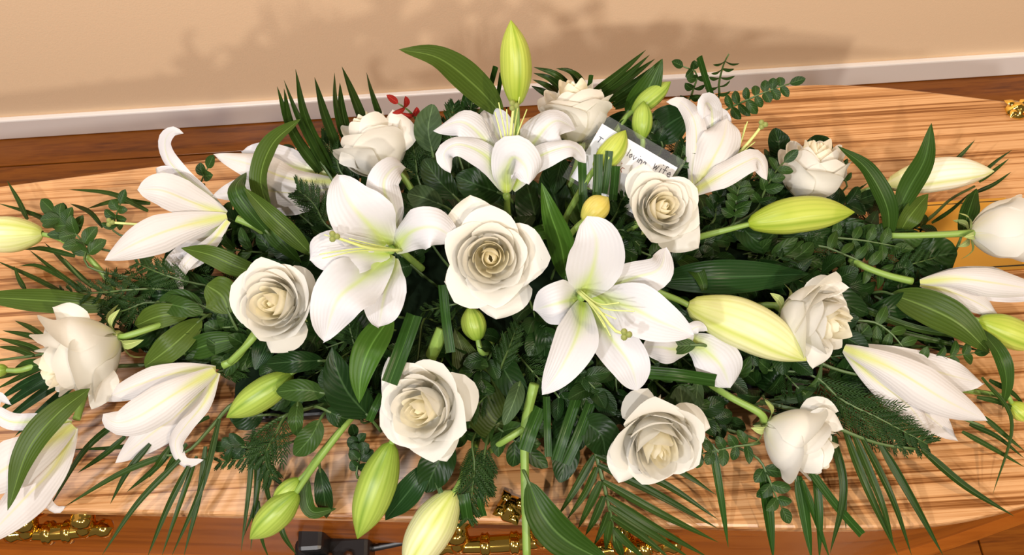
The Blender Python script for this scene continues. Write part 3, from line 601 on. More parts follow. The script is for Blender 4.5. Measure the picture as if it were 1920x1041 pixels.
bud('4', (555, 412), (1050, 350), 76, .055, 'long cream lily bud lying on the oak at the right', 'bud_white', bend=-.03, stem=[(520, 420, 0), (430, 450, -.01), (300, 500, -.03)])
bud('8', (1155, 88), (1420, 195), 62, .06, 'lime lily bud cut by the right edge', 'bud_lime', stem=[(1100, 70, 0), (1000, 40, -.01), (850, 20, -.03)])
bud('8', (1285, 425), (1365, 495), 36, .03, 'small lime bud at the right edge over the oak', 'bud_lime')
bud('5', (32, 290), (-45, 292), 26, .04, 'tiny green bud tip at the left edge', 'bud_green', stem=[(70, 292, 0), (120, 280, 0), (220, 240, -.01)])
bud('B', (240, 740), (198, 578), 56, .11, 'shaded olive bud below the central rose', 'bud_green')

# ------------------------------------------------------------------ roses
rose('F', (704, 274), 74, (-.38, -.85, .22), .15, 'white rose in profile at the back left under the palm tips', stem=[(745, 322, -.004), (770, 352, -.01), (800, 400, -.03)], openness=.7, seed=3, spin=.4, extra=[([(720, 290, .0), (742, 250, .014), (736, 206, .012)], 40, -.6), ([(690, 300, .01), (665, 290, .026), (636, 306, .022)], 28, -.6)], tall=1.5)
rose('F', (1078, 210), 72, (-.08, -.92, .25), .17, 'white rose at the back right of the tallest bud', openness=.95, seed=5, spin=.2, tall=1.45)
rose('F', (920, 482), 80, (.02, .10, 1), .20, 'large cream centred rose in the middle of the spray', openness=1.1, seed=8, spin=.9, extra=[([(905, 490, -.02), (890, 430, -.006), (882, 366, -.004)], 62, .35), ([(925, 500, -.02), (935, 550, -.006), (930, 598, .0)], 66, -.4), ([(930, 490, -.02), (980, 490, -.004), (1016, 488, .0)], 52, -.4), ([(905, 490, -.02), (865, 520, -.006), (833, 528, -.002)], 50, -.4)])
rose('F', (1240, 390), 63, (.15, -.10, 1), .18, 'cream rose standing in front of the written card', openness=.95, seed=11, spin=.2, extra=[([(1240, 390, -.02), (1270, 430, -.008), (1310, 466, -.004)], 46, -.3), ([(1225, 380, -.02), (1205, 345, -.004), (1206, 306, .0)], 38, .4)])
rose('F', (1525, 322), 71, (.08, -.88, .36), .10, 'white rose in profile against the bare oak at the upper right', openness=.5, seed=13, spin=.7, tall=1.5)
rose('F', (517, 568), 74, (-.18, -.02, 1), .15, 'small cream spiral rose left of the wide lily', openness=.85, seed=17, spin=.1, extra=[([(520, 575, -.02), (530, 620, -.008), (508, 662, -.004)], 46, -.4), ([(525, 560, -.02), (555, 550, -.006), (592, 560, -.004)], 55, -.5)], stem=[(500, 600, -.02), (470, 640, -.012), (430, 680, -.02)])
rose('F', (152, 668), 88, (-.68, .42, .38), .085, 'white rose turned to the left at the left end of the spray', openness=.85, seed=19, spin=.5, extra=[([(185, 680, -.01), (190, 720, .012), (172, 768, .012)], 30, -.6), ([(165, 640, -.01), (130, 600, .008), (98, 576, .004)], 34, -.5)], tall=1.5, stem=[(232, 632, -.006), (285, 615, -.01), (330, 600, -.03)])
rose('F', (797, 765), 80, (-.38, .05, .90), .12, 'full white spiral rose low at the front, left of centre', openness=.95, seed=23, spin=.6, extra=[([(805, 770, -.02), (850, 750, -.004), (882, 790, -.002)], 52, -.5), ([(790, 760, -.02), (755, 720, -.006), (728, 670, -.002)], 40, -.3), ([(800, 770, -.02), (820, 820, -.008), (838, 866, -.004)], 45, -.4)])
rose('F', (1232, 826), 78, (.05, .38, .88), .10, 'full white rose low at the front under the open lily', openness=1.0, seed=29, spin=.15, extra=[([(1240, 810, -.015), (1285, 790, -.002), (1332, 802, .0)], 36, -.4), ([(1230, 800, -.02), (1205, 760, -.004), (1215, 728, .0)], 45, -.5), ([(1225, 835, -.02), (1180, 860, -.006), (1160, 906, -.004)], 45, -.4)], tall=1.4)
rose('F', (1498, 826), 74, (.75, .36, .28), .075, 'white rose in profile over the oak at the front right', openness=.8, seed=31, spin=.3, extra=[([(1500, 815, .0), (1540, 790, .012), (1582, 806, .008)], 26, -.5), ([(1490, 800, -.01), (1535, 768, .0), (1572, 772, -.002)], 26, -.5)], tall=1.6, stem=[(1425, 775, 0), (1370, 745, -.004), (1330, 720, -.03)])
rose('F', (1526, 598), 76, (.60, .20, .62), .11, 'blush white rose beside the fat pale bud', openness=.85, seed=37, spin=.8, extra=[([(1520, 610, .0), (1535, 650, .012), (1524, 692, .006)], 30, -.5), ([(1510, 570, .0), (1530, 540, .008), (1592, 540, .004)], 24, -.6)], tall=1.5)
rose('F', (1888, 432), 66, (.95, -.10, .25), .085, 'white rose cut by the right edge on a straight green stem', openness=.5, seed=41, spin=.2, tall=1.75, stem=[(1825, 437, 0), (1760, 440, 0), (1690, 442, -.01), (1640, 440, -.03)])

# ------------------------------------------------------------------ single broad and strap leaves
leaf('2', [(1150, 490, .19), (1020, 350, .23), (850, 220, .27), (662, 180, .29)], 78, 'olive', 'long arching strap leaf pointing left in front of the wall', cup=.5, prof='lance')
leaf('2', [(75, 960, .11), (20, 790, .14), (75, 620, .17), (208, 502, .20)], 62, 'olive', 'twisted strap leaf curving up in front of the sideways lily', cup=.6, hint=(-.5, 0, 1))
leaf('A', [(300, 400, .12), (180, 260, .15), (120, 150, .16), (180, 66, .14)], 62, 'strap', 'dark folded strap leaf left of the twisted one', cup=-.5)
leaf('A', [(540, 520, .13), (420, 400, .155), (300, 290, .17), (165, 150, .17)], 58, 'olive', 'narrow olive leaf pointing up left beside the wide lily', cup=.5)
leaf('A', [(300, 250, .12), (320, 380, .12), (400, 480, .11), (480, 560, .09)], 55, 'strap', 'strap leaf bending down behind the half open left lily', cup=.4)
leaf('1', [(1240, 830, .09), (1120, 800, .11), (980, 740, .12), (842, 707, .11)], 52, 'olive', 'olive leaf with its tip under the hooked lily', cup=.4)
leaf('1', [(560, 985, .05), (330, 960, .06), (100, 945, .055), (-160, 930, .05)], 58, 'olive', 'broad ribbed leaf running out to the left edge', cup=.5)
leaf('B', [(650, 460, .13), (625, 300, .17), (575, 150, .20), (533, 5, .22)], 66, 'bright', 'bright green blade standing between the central rose and the open lily', cup=.5, fold=.15)
leaf('B', [(620, 240, .14), (540, 235, .15), (440, 262, .145)], 38, 'bright', 'short green leaf tip right of the central rose', cup=.4)
leaf('F', [(979, 797, .05), (925, 788, .065), (888, 710, .085), (852, 615, .115)], 46, 'veined', 'deeply ribbed olive leaf folded beside the low front rose', cup=.7)
leaf('C', [(70, 560, .10), (300, 545, .12), (540, 540, .11), (790, 530, .09)], 82, 'glossveined', 'broad dark ribbed leaf between the two right hand buds', cup=.45)
leaf('C', [(170, 450, .10), (250, 500, .12), (290, 570, .12), (300, 640, .11)], 40, 'strap', 'small folded leaf at the foot of the fat pale bud', cup=.6)
leaf('4', [(560, 680, .06), (555, 520, .10), (460, 340, .13), (322, 232, .15)], 50, 'strap', 'curved strap leaf leaning left over the oak at the right', cup=.6)
leaf('4', [(590, 560, .07), (660, 420, .10), (730, 290, .13), (760, 125, .16)], 56, 'strap', 'tall pointed leaf crossing the long cream bud', cup=.6, hint=(-.4, 0, 1))
leaf('4', [(610, 640, .06), (660, 560, .08), (745, 455, .08)], 52, 'olive', 'short broad leaf below the long cream bud', cup=.5)
leaf('8', [(800, -20, .06), (960, 40, .08), (1090, 110, .08), (1205, 222, .06)], 78, 'olive', 'wide olive leaf reaching right above the trumpet lily', cup=.5)
leaf('8', [(1160, 120, .06), (1240, 220, .075), (1272, 330, .06), (1255, 450, .03)], 36, 'strap', 'drooping narrow leaf at the right edge', cup=.5)
leaf('4', [(640, 680, .05), (740, 740, .055), (880, 730, .05)], 105, 'dark', 'large dark leaf under the straight rose stem', prof='oval', cup=.3)
leaf('4', [(545, 960, .04), (620, 900, .05), (700, 830, .05)], 90, 'dark', 'dark broad leaf under the closed trumpet lily', prof='oval', cup=.3)
leaf('4', [(900, 650, .05), (930, 550, .07), (970, 430, .07)], 48, 'strap', 'upright leaf behind the rose at the right edge', cup=.4)
leaf('6', [(790, -20, .14), (700, 110, .15), (655, 230, .14), (645, 370, .12)], 72, 'bright', 'bright drooping leaf below the wide lily', cup=.5)
leaf('6', [(690, 430, .08), (600, 330, .11), (550, 230, .13), (525, 118, .145)], 95, 'dark', 'wide dark glossy leaf left of the bright drooping one', cup=.5)
leaf('6', [(945, 640, .06), (880, 740, .055), (760, 886, .02)], 62, 'glossveined', 'dark shiny pointed leaf over the front edge of the lid', cup=.5)
leaf('6', [(1050, 540, .07), (990, 640, .07), (935, 760, .05)], 80, 'dark', 'broad dark leaf under the low left rose', prof='oval', cup=.4)
leaf('7', [(308, 712, .06), (370, 860, .05), (480, 980, .03), (690, 1090, .0)], 85, 'strap', 'large pointed leaf hanging over the front edge, cut by the bottom', cup=.5)
leaf('7', [(545, 440, .08), (630, 510, .085), (650, 600, .06)], 82, 'dark', 'dark leaf left of the low right rose', prof='oval', cup=.3)
leaf('7', [(272, 275, .10), (245, 360, .11), (200, 465, .10)], 40, 'grey', 'small silvery leaf beside the upright green stem', prof='oval', cup=.5)
leaf('7', [(975, 470, .06), (990, 390, .08), (980, 290, .09)], 72, 'grey', 'round grey green leaf right of the low right rose', prof='oval', cup=.3)
leaf('6', [(485, 180, .10), (360, 185, .115), (235, 195, .10)], 50, 'dark', 'dark oval leaf above the stout green bud', prof='oval', cup=.4)
leaf('6', [(495, 325, .09), (390, 310, .10), (280, 320, .09)], 52, 'mid', 'oval leaf right of the stout green bud', prof='oval', cup=.4)
leaf('6', [(560, 230, .10), (520, 260, .11), (480, 220, .11)], 60, 'dark', 'round dark leaf above the wide glossy leaf', prof='oval', cup=.3)
leaf('6', [(375, 362, .08), (365, 440, .085), (372, 515, .07)], 36, 'mid', 'small oval leaf hanging under the stout bud', prof='oval', cup=.4)
leaf('6', [(470, 445, .08), (430, 520, .08), (360, 600, .065)], 54, 'mid', 'oval leaf above the pair of front buds', prof='oval', cup=.4)
leaf('6', [(500, 400, .09), (560, 430, .09), (620, 445, .075)], 46, 'dark', 'low dark oval leaf in front of the wide glossy leaf', prof='oval', cup=.4)
leaf('6', [(220, 420, .05), (150, 430, .055), (70, 410, .05)], 60, 'dark', 'dark leaf under the stout green bud', prof='oval', cup=.3)
leaf('6', [(420, 700, .05), (410, 780, .04), (440, 850, .03), (545, 835, .02)], 34, 'strap', 'curled leaf at the front edge beside the bud pair', cup=.5)
leaf('6', [(470, 650, .05), (490, 780, .04), (500, 880, .0)], 42, 'dark', 'dark narrow leaf hanging at the front edge behind the bud pair', cup=.4)
leaf('5', [(815, 85, .08), (700, 190, .09), (588, 275, .07)], 60, 'olive', 'veined olive leaf above the curled lily', prof='oval', cup=.35)
leaf('5', [(770, 60, .085), (650, 70, .09), (550, 110, .07)], 52, 'olive', 'olive leaf right of the left hand rose', prof='oval', cup=.35)
leaf('5', [(660, 15, .09), (740, 35, .10), (825, 55, .09)], 44, 'mid', 'green leaf left of the small cream rose', prof='oval', cup=.35)
leaf('5', [(740, 225, .07), (870, 180, .085), (1010, 160, .08)], 52, 'strap', 'dark leaf under the stem of the curled lily', cup=.4)
leaf('5', [(210, 270, .04), (150, 270, .045), (60, 290, .03)], 30, 'mid', 'small leaf left of the left hand rose stem', prof='oval', cup=.35)
leaf('5', [(365, 365, .10), (230, 470, .11), (110, 620, .10), (32, 860, .07)], 58, 'olive', 'curved strap leaf laid across the corner lily', cup=.5, petiole=False)
leaf('1', [(1065, 1010, .10), (1030, 930, .11), (960, 880, .11)], 88, 'olive', 'squarish olive leaf left of the small cream rose', prof='oval', cup=.3)
leaf('1', [(940, 975, .09), (850, 945, .10), (740, 955, .09)], 48, 'mid', 'oval leaf below the curled lower petal of the hooked lily', prof='oval', cup=.3)
leaf('2', [(820, 655, .15), (800, 550, .17), (822, 436, .18)], 68, 'grey', 'round grey green leaf standing beside the back left rose', prof='oval', cup=.4)
leaf('2', [(865, 905, .15), (780, 870, .16), (705, 850, .15)], 58, 'grey', 'round grey green leaf above the wide lily', prof='oval', cup=.35)
leaf('2', [(930, 870, .14), (850, 790, .15), (780, 690, .15)], 66, 'dark', 'dark leaf under the upright back lily, left side', prof='oval', cup=.35)
leaf('2', [(1140, 850, .13), (1030, 810, .15), (930, 770, .15)], 85, 'dark', 'wide dark leaf behind the central rose', prof='oval', cup=.35)
leaf('4', [(60, 300, .06), (50, 220, .08), (30, 150, .085)], 55, 'dark', 'dark leaf left of the rose on bare oak', prof='oval', cup=.35)
leaf('4', [(180, 330, .05), (230, 260, .07), (290, 205, .07)], 75, 'dark', 'dark leaf behind the rose on bare oak', prof='oval', cup=.35)
leaf('3', [(530, 480, .14), (620, 380, .17), (700, 222, .20)], 62, 'strap', 'dark pointed leaf at the back behind the leaning bud', cup=.4)
leaf('3', [(640, 600, .13), (740, 520, .14), (830, 470, .14)], 92, 'glossveined', 'broad shaded leaf between the card and the back lily', cup=.4)
leaf('3', [(235, 680, .13), (215, 760, .13), (190, 860, .12)], 50, 'dark', 'dark leaf left of the card', cup=.4)
leaf('B', [(1250, 760, .12), (1170, 765, .12), (1080, 750, .12)], 40, 'mid', 'small leaf tucked under the right petal of the open lily', prof='oval', cup=.3)
leaf('C', [(420, 250, .08), (550, 380, .085), (640, 330, .08)], 60, 'dark', 'dark leaf below the long lime bud', prof='oval', cup=.35)
leaf('8', [(20, 330, .08), (10, 420, .08), (0, 480, .07)], 30, 'grey', 'small grey leaf edge right of the low right rose', prof='oval')
leaf('8', [(330, 410, .05), (430, 400, .06), (500, 340, .07), (525, 250, .08)], 22, 'strap', 'thin curved leaf looping below the blush rose', cup=.4, prof='palm')

leaf('F', [(1010, 440, .09), (1000, 390, .11), (985, 335, .12)], 34, 'dark', 'dark leaf directly under the front petal of the upright back lily', prof='oval', cup=.35)
leaf('F', [(1060, 420, .10), (1040, 370, .115), (1025, 315, .125)], 30, 'dark', 'dark leaf between the upright back lily and the card', prof='oval', cup=.35)
leaf('F', [(1095, 430, .10), (1085, 390, .11), (1070, 340, .12)], 26, 'strap', 'narrow shaded leaf left of the small yellow bud', cup=.35)
leaf('F', [(1040, 800, .05), (1060, 850, .05), (1050, 905, .035)], 28, 'dark', 'dark leaf below the slanting cut palm strips', prof='oval', cup=.35)
leaf('F', [(1650, 560, .04), (1720, 600, .045), (1790, 660, .03)], 34, 'dark', 'dark leaf shaded between the trumpet lily and the wide olive leaf', prof='oval', cup=.35)

# ------------------------------------------------------------------ palm fronds
def Lf(*a): return list(a)
frond('2', [(430, 900, .10), (340, 760, .12), (300, 700, .13)], [
  [(290, 748, .11), (170, 560, .16), (98, 352, .22)], [(300, 750, .11), (170, 560, .16), (130, 362, .22)], [(350, 765, .11), (215, 520, .18), (130, 322, .24)],
  [(365, 770, .11), (240, 520, .18), (184, 272, .26)], [(390, 670, .12), (320, 490, .18), (272, 310, .24)], [(420, 620, .12), (380, 450, .18), (365, 288, .24)],
  [(440, 620, .12), (405, 480, .17), (390, 335, .22)], [(520, 570, .12), (460, 420, .18), (399, 260, .24)], [(600, 540, .12), (555, 410, .17), (514, 288, .22)]], 24, 'palm frond fanning up at the back left with nine dark points')
frond('3', [(300, 470, .12), (370, 400, .14), (480, 420, .14)], [
  [(360, 400, .14), (490, 300, .18), (622, 183, .22)], [(385, 405, .14), (520, 310, .18), (640, 205, .21)], [(410, 410, .14), (540, 320, .17), (665, 224, .21)], [(450, 420, .14), (580, 330, .17), (688, 238, .20)],
  [(470, 440, .13), (590, 360, .16), (680, 290, .18)], [(480, 450, .13), (600, 400, .15), (690, 350, .16)], [(330, 385, .14), (280, 290, .18), (205, 268, .18)], [(345, 380, .14), (300, 300, .18), (230, 265, .19)],
  [(290, 385, .13), (210, 300, .17), (100, 262, .17)], [(250, 395, .13), (180, 320, .16), (100, 290, .16)], [(220, 400, .12), (160, 350, .15), (95, 320, .15)], [(200, 410, .12), (150, 380, .14), (90, 350, .14)]], 20, 'palm frond spread against the wall behind the back right rose')
frond('7', [(590, 540, .06), (625, 660, .05), (655, 780, .035), (680, 900, .012), (690, 1010, -.01)], [
  [(600, 600, .055), (520, 740, .04), (438, 870, .02)], [(610, 650, .055), (560, 760, .04), (478, 885, .02)], [(630, 715, .05), (585, 810, .035), (528, 925, .012)], [(642, 780, .04), (605, 870, .025), (560, 955, .006)],
  [(660, 850, .025), (635, 920, .012), (598, 1000, .0)], [(672, 890, .018), (660, 950, .006), (650, 1020, -.01)],
  [(618, 640, .055), (860, 760, .05), (1150, 925, .02)], [(640, 715, .05), (880, 850, .035), (1150, 985, .0)], [(655, 780, .04), (860, 910, .025), (1110, 1055, -.01)], [(668, 825, .03), (830, 930, .015), (1025, 1055, -.015)],
  [(678, 870, .02), (800, 950, .0), (935, 1055, -.02)], [(685, 920, .01), (740, 980, .0), (830, 1060, -.02)], [(690, 960, .0), (710, 1010, -.01), (730, 1060, -.03)],
  [(610, 600, .06), (900, 720, .05), (1150, 885, .03)], [(700, 560, .055), (960, 660, .05), (1140, 775, .035)]], 19, 'palm frond spreading over the front edge below the low right rose')
frond('8', [(480, 470, .07), (620, 540, .065), (760, 590, .055), (900, 610, .05)], [
  [(615, 540, .06), (700, 760, .045), (832, 1045, .0)], [(680, 560, .06), (800, 800, .04), (887, 1045, .0)], [(755, 585, .055), (880, 800, .035), (1015, 1045, .0)], [(650, 550, .06), (760, 820, .04), (815, 1010, .005)],
  [(925, 612, .05), (1100, 760, .03), (1302, 884, .012)], [(568, 560, .06), (610, 780, .045), (555, 1035, .0)], [(540, 520, .06), (600, 700, .04), (620, 940, .01)]], 17, 'palm frond draped down over the oak at the front right')
frond('8', [(1000, 420, .05), (1080, 480, .045), (1180, 520, .04)], [
  [(1090, 540, .04), (1200, 600, .03), (1345, 685, .015)], [(1120, 510, .04), (1230, 560, .03), (1345, 650, .015)], [(1180, 480, .04), (1260, 550, .03), (1345, 620, .02)], [(1150, 400, .045), (1240, 420, .04), (1345, 470, .02)],
  [(1170, 320, .05), (1290, 500, .04), (1215, 798, .012)], [(1200, 330, .05), (1290, 380, .04), (1350, 440, .02)]], 11, 'thin palm tips at the right edge over the oak')
frond('4', [(700, 600, .04), (850, 480, .035), (960, 420, .03)], [
  [(840, 328, .03), (900, 270, .04), (962, 205, .05)], [(960, 390, .03), (1050, 310, .04), (1135, 250, .05)], [(980, 400, .03), (1060, 340, .035), (1122, 290, .04)], [(960, 450, .03), (1050, 410, .035), (1132, 352, .04)],
  [(760, 590, .035), (850, 530, .04), (940, 450, .04)], [(330, 510, .04), (400, 450, .04), (470, 400, .045)]], 10, 'dark palm tips sticking out past the long cream bud')
frond('5', [(960, 420, .06), (860, 520, .05), (760, 620, .045), (640, 640, .04)], [
  [(730, 655, .045), (560, 830, .025), (412, 1045, .0)], [(765, 680, .045), (680, 850, .025), (598, 1050, .0)], [(800, 640, .045), (730, 840, .025), (655, 1050, .0)], [(835, 600, .05), (810, 800, .03), (745, 1050, .0)],
  [(890, 490, .055), (820, 760, .035), (695, 1050, .0)], [(700, 625, .04), (490, 710, .03), (262, 845, .012)], [(610, 590, .04), (520, 700, .03), (447, 835, .01)], [(500, 480, .05), (340, 620, .03), (200, 850, .02)],
  [(510, 560, .04), (430, 630, .03), (315, 708, .012)], [(720, 580, .045), (640, 680, .035), (515, 785, .012)], [(690, 600, .045), (650, 660, .04), (605, 728, .02)], [(760, 590, .05), (700, 660, .04), (655, 730, .02)],
  [(850, 480, .05), (560, 590, .03), (280, 615, .02)]], 13, 'palm frond fanning over the oak and the front edge at the lower left')
frond('1', [(600, 940, .06), (420, 880, .05), (300, 760, .04)], [
  [(400, 915, .05), (280, 830, .04), (135, 715, .02)], [(430, 890, .05), (320, 790, .04), (205, 680, .02)], [(290, 910, .045), (150, 840, .03), (-20, 765, .012)], [(130, 575, .03), (90, 490, .03), (32, 392, .03)],
  [(320, 650, .04), (180, 560, .03), (-10, 498, .015)], [(480, 610, .05), (420, 540, .05), (325, 500, .03)], [(690, 535, .07), (520, 455, .05), (318, 434, .02)], [(350, 745, .045), (200, 710, .04), (110, 715, .02)], [(330, 860, .04), (180, 790, .03), (90, 790, .02), ], [(120, 900, .03), (90, 850, .03), (65, 790, .03)], [(700, 500, .06), (540, 490, .05), (400, 525, .02)]], 13, 'thin palm frond spread over the oak at the left end')
frond('5', [(300, 190, .05), (180, 225, .04), (0, 250, .03)], [
  [(240, 190, .045), (120, 150, .035), (10, 130, .02)], [(170, 215, .04), (90, 185, .03), (-10, 160, .015)], [(140, 230, .04), (70, 205, .03), (-10, 195, .015)], [(240, 240, .04), (120, 300, .03), (-20, 370, .012)],
  [(180, 250, .04), (90, 290, .03), (-20, 330, .012)], [(200, 170, .045), (130, 120, .035), (60, 90, .02)]], 14, 'small palm frond lying flat at the left edge')
frond('5', [(420, 280, .05), (280, 320, .045), (200, 330, .04)], [
  [(260, 290, .045), (120, 370, .035), (-20, 470, .015), 22], [(290, 310, .045), (150, 400, .035), (-20, 530, .015), 20], [(300, 350, .045), (180, 450, .03), (60, 560, .012), 20], [(230, 290, .045), (110, 340, .035), (-20, 420, .015), 18], [(320, 390, .04), (230, 480, .03), (120, 600, .012), 18]], 20, 'shiny dark palm leaf pleats between the left rose and the corner lily', mat='glossveined')
frond('6', [(330, 420, .06), (220, 480, .05), (180, 520, .045)], [
  [(180, 480, .045), (160, 740, .02), (122, 1030, .0)], [(195, 560, .04), (190, 780, .02), (165, 1020, .0)], [(215, 600, .04), (190, 800, .02), (135, 960, .0)], [(230, 640, .04), (240, 760, .02), (275, 870, .0)],
  [(290, 860, .02), (310, 950, .01), (368, 1040, -.01)], [(200, 800, .02), (215, 960, .0), (248, 1060, -.02)]], 13, 'dark palm leaflets hanging straight down left of the front bud pair')
frond('8', [(-40, 480, .07), (60, 580, .06), (120, 640, .055)], [
  [(75, 590, .06), (110, 800, .035), (142, 1012, .0), 17], [(280, 690, .05), (300, 860, .03), (325, 1060, .0), 30], [(425, 720, .05), (450, 860, .03), (480, 1060, .0), 24], [(495, 700, .05), (510, 880, .03), (512, 1060, .0), 18], [(440, 740, .05), (490, 880, .03), (555, 1060, .0), 16]], 20, 'flat palm leaflets hanging over the front edge below the front right rose', mat='palm_strip')
frond('8', [(250, 130, .06), (560, 280, .06), (800, 330, .06)], [
  [(500, 60, .07), (800, 130, .06), (1200, 220, .05)], [(480, 150, .06), (800, 230, .055), (1150, 330, .045)], [(560, 250, .05), (850, 330, .05), (1080, 410, .04)], [(520, 100, .06), (760, 180, .06), (1000, 200, .05)],
  [(640, 20, .06), (900, 120, .06), (1250, 170, .05)], [(520, 320, .05), (700, 420, .045), (900, 520, .04)]], 16, 'dark palm frond shaded under the lilies at the right')
frond('C', [(250, 300, .06), (600, 420, .06), (1000, 440, .05)], [
  [(450, 400, .07), (800, 450, .06), (1100, 560, .05)], [(500, 450, .07), (800, 520, .06), (1050, 640, .05)], [(560, 380, .07), (850, 390, .06), (1200, 400, .05)], [(700, 560, .06), (900, 600, .05), (1150, 720, .04)], [(950, 640, .05), (1080, 700, .045), (1239, 790, .04)], [(980, 700, .05), (1100, 760, .045), (1239, 850, .04)]], 22, 'shaded palm frond between the long lime bud and the blush rose')

strip('B', [(75, 482, .155), (90, 640, .15), (112, 796, .135)], 22, 'cut palm strip hanging below the central rose')
strip('6', [(890, -20, .15), (840, 120, .15), (780, 280, .14)], 36, 'wide cut palm strip crossing the top of the low left rose')
strip('6', [(745, 330, .10), (715, 390, .10), (690, 448, .09)], 17, 'short cut palm strip left of the low left rose')
strip('7', [(388, 340, .09), (392, 470, .09), (396, 606, .075)], 16, 'narrow cut palm strip hanging straight under the open lily')
strip('7', [(360, 390, .09), (320, 490, .09), (290, 578, .08)], 30, 'cut palm strip beside the upright green stem')
strip('7', [(520, 350, .09), (470, 500, .085), (430, 622, .07)], 24, 'cut palm strip slanting left under the open lily')
strip('7', [(590, 350, .085), (530, 510, .08), (472, 638, .065)], 24, 'second slanting cut palm strip nearer the low right rose')
strip('7', [(835, 232, .115), (980, 245, .115), (1135, 268, .10)], 28, 'cut palm strip lying across the half hidden lily')
strip('3', [(325, 690, .18), (328, 800, .17), (332, 930, .15)], 20, 'cut palm strip left of the bright lime bud')
strip('3', [(400, 668, .195), (398, 780, .18), (392, 880, .165)], 22, 'cut palm strip over the base of the bright lime bud')
strip('3', [(452, 652, .195), (440, 760, .18), (425, 850, .165)], 18, 'tilted cut palm strip beside the bright lime bud')
strip('3', [(482, 722, .185), (476, 800, .17), (468, 880, .155)], 20, 'short cut palm strip in front of the card corner')
strip('3', [(868, 214, .20), (900, 320, .17), (935, 425, .14)], 16, 'cut palm strip standing up beside the arching small leaved sprig')
strip('3', [(368, 298, .19), (358, 360, .17), (350, 400, .15)], 11, 'tiny cut palm end above the back right rose')
strip('2', [(1018, 254, .23), (985, 370, .20), (950, 480, .17)], 15, 'cut palm end standing left of the tallest bud')
strip('2', [(1115, 258, .23), (1090, 350, .20), (1060, 440, .18)], 13, 'cut palm end close to the tallest bud')
strip('2', [(1142, 288, .22), (1125, 390, .19), (1110, 470, .17)], 10, 'thin cut palm end touching the tallest bud')
strip('8', [(478, 705, .055), (580, 840, .035), (684, 958, .012)], 17, 'cut palm strip slanting right below the front right rose')
strip('7', [(110, 750, .05), (95, 800, .045), (112, 868, .03)], 14, 'short cut palm end among the front conifer')
strip('7', [(20, 770, .05), (30, 820, .045), (40, 880, .03)], 26, 'wide short cut palm end among the front conifer')
strip('6', [(985, 700, .06), (1015, 790, .05), (1045, 880, .04)], 11, 'thin cut palm strip over the bottom pale bud')
e = empty('green_stem', Pz(*sub('7', 335, 285), .12), 'bare upright green stem crossing the front edge below the open lily', 'stem')
tube('stalk', [Pz(*sub('7', x, y), z) for x, y, z in ((335, 285, .11), (295, 470, .08), (293, 700, .05), (302, 1060, .01))], [.0052, .0046, .0044], M['stem'], e)
tube('side_shoot', [Pz(*sub('7', x, y), z) for x, y, z in ((290, 480, .08), (210, 530, .075), (140, 580, .05))], [.004, .0034], M['stem'], e)
e = empty('green_stem', Pz(*sub('B', 75, 690), .14), 'pale green stem showing below the cut strip under the central rose', 'stem')
tube('stalk', [Pz(*sub('B', x, y), z) for x, y, z in ((75, 690, .13), (40, 770, .12), (5, 850, .09))], [.007, .006], M['stem'], e)

# ------------------------------------------------------------------ small leaved sprigs
sprig('D', [(130, 420, .12), (150, 290, .16), (175, 190, .19), (205, 130, .21)], 5, 95, 17, 'arching small leaved sprig standing highest at the back right', angle=1.15, droop=.15, rs=3, term=False)
sprig('D', [(160, 475, .10), (300, 400, .12), (440, 340, .13), (560, 300, .135)], 7, 95, 27, 'sprig of dark oval leaflets stretched right over the oak', angle=1.2, droop=.25, rs=5)
sprig('D', [(-40, 420, .12), (0, 330, .15), (20, 240, .17), (-60, 200, .18)], 4, 80, 26, 'short leafy sprig left of the standing cut palm strip', angle=1.1, rs=9)
sprig('C', [(430, 300, .10), (445, 190, .12), (470, 95, .13)], 5, 85, 24, 'upright leafy sprig above the long lime bud', angle=1.05, rs=11)
sprig('C', [(530, 245, .10), (580, 140, .12), (640, 40, .13), (670, 10, .135)], 4, 85, 24, 'leafy sprig reaching over the rose on bare oak', angle=1.0, rs=12)
sprig('C', [(330, 300, .09), (360, 200, .10), (400, 120, .11)], 5, 80, 24, 'shaded leafy sprig beside the card rose', angle=1.1, rs=13, mat='dark')
sprig('C', [(800, 400, .07), (950, 440, .075), (1080, 500, .07), (1150, 540, .06)], 5, 110, 22, 'trailing sprig with drooping pointed leaves below the curved strap leaf', angle=1.3, droop=.3, rs=14, mat='mid', prof='lance')
sprig('C', [(840, 370, .07), (1000, 370, .075), (1180, 400, .07)], 4, 100, 24, 'trailing sprig just under the long lime bud tip', angle=1.3, droop=.2, rs=15, mat='mid', prof='lance')
sprig('8', [(690, 90, .07), (790, 130, .07), (870, 220, .065)], 3, 100, 22, 'sprig with hanging pointed leaves above the trumpet lily', angle=1.3, droop=.3, rs=16, mat='mid', prof='lance')
sprig('8', [(860, 255, .06), (1000, 240, .065), (1140, 220, .06)], 4, 75, 20, 'thin sprig lying over the trumpet lily top', angle=1.0, rs=17, mat='mid')
sprig('8', [(270, 580, .06), (170, 600, .06), (60, 625, .055), (-10, 640, .05)], 5, 75, 22, 'small leaved sprig left of the front right rose', angle=1.2, rs=18)
sprig('8', [(250, 640, .055), (300, 720, .05), (330, 790, .04), (360, 850, .03)], 3, 80, 24, 'small leaved sprig hanging under the front right rose', angle=1.1, rs=19)
sprig('1', [(370, 680, .05), (320, 600, .06), (270, 560, .065)], 3, 110, 30, 'leafy sprig tip beside the pale left bud stem', angle=.9, rs=20, mat='mid')
sprig('1', [(420, 800, .05), (400, 700, .06), (330, 620, .07), (250, 540, .075)], 5, 100, 32, 'broad leaved sprig above the left palm frond', angle=1.0, rs=21, mat='mid')
sprig('1', [(545, 640, .06), (540, 560, .08), (560, 500, .09)], 3, 75, 22, 'small sprig left of the hooked lily tip', angle=1.1, rs=22)
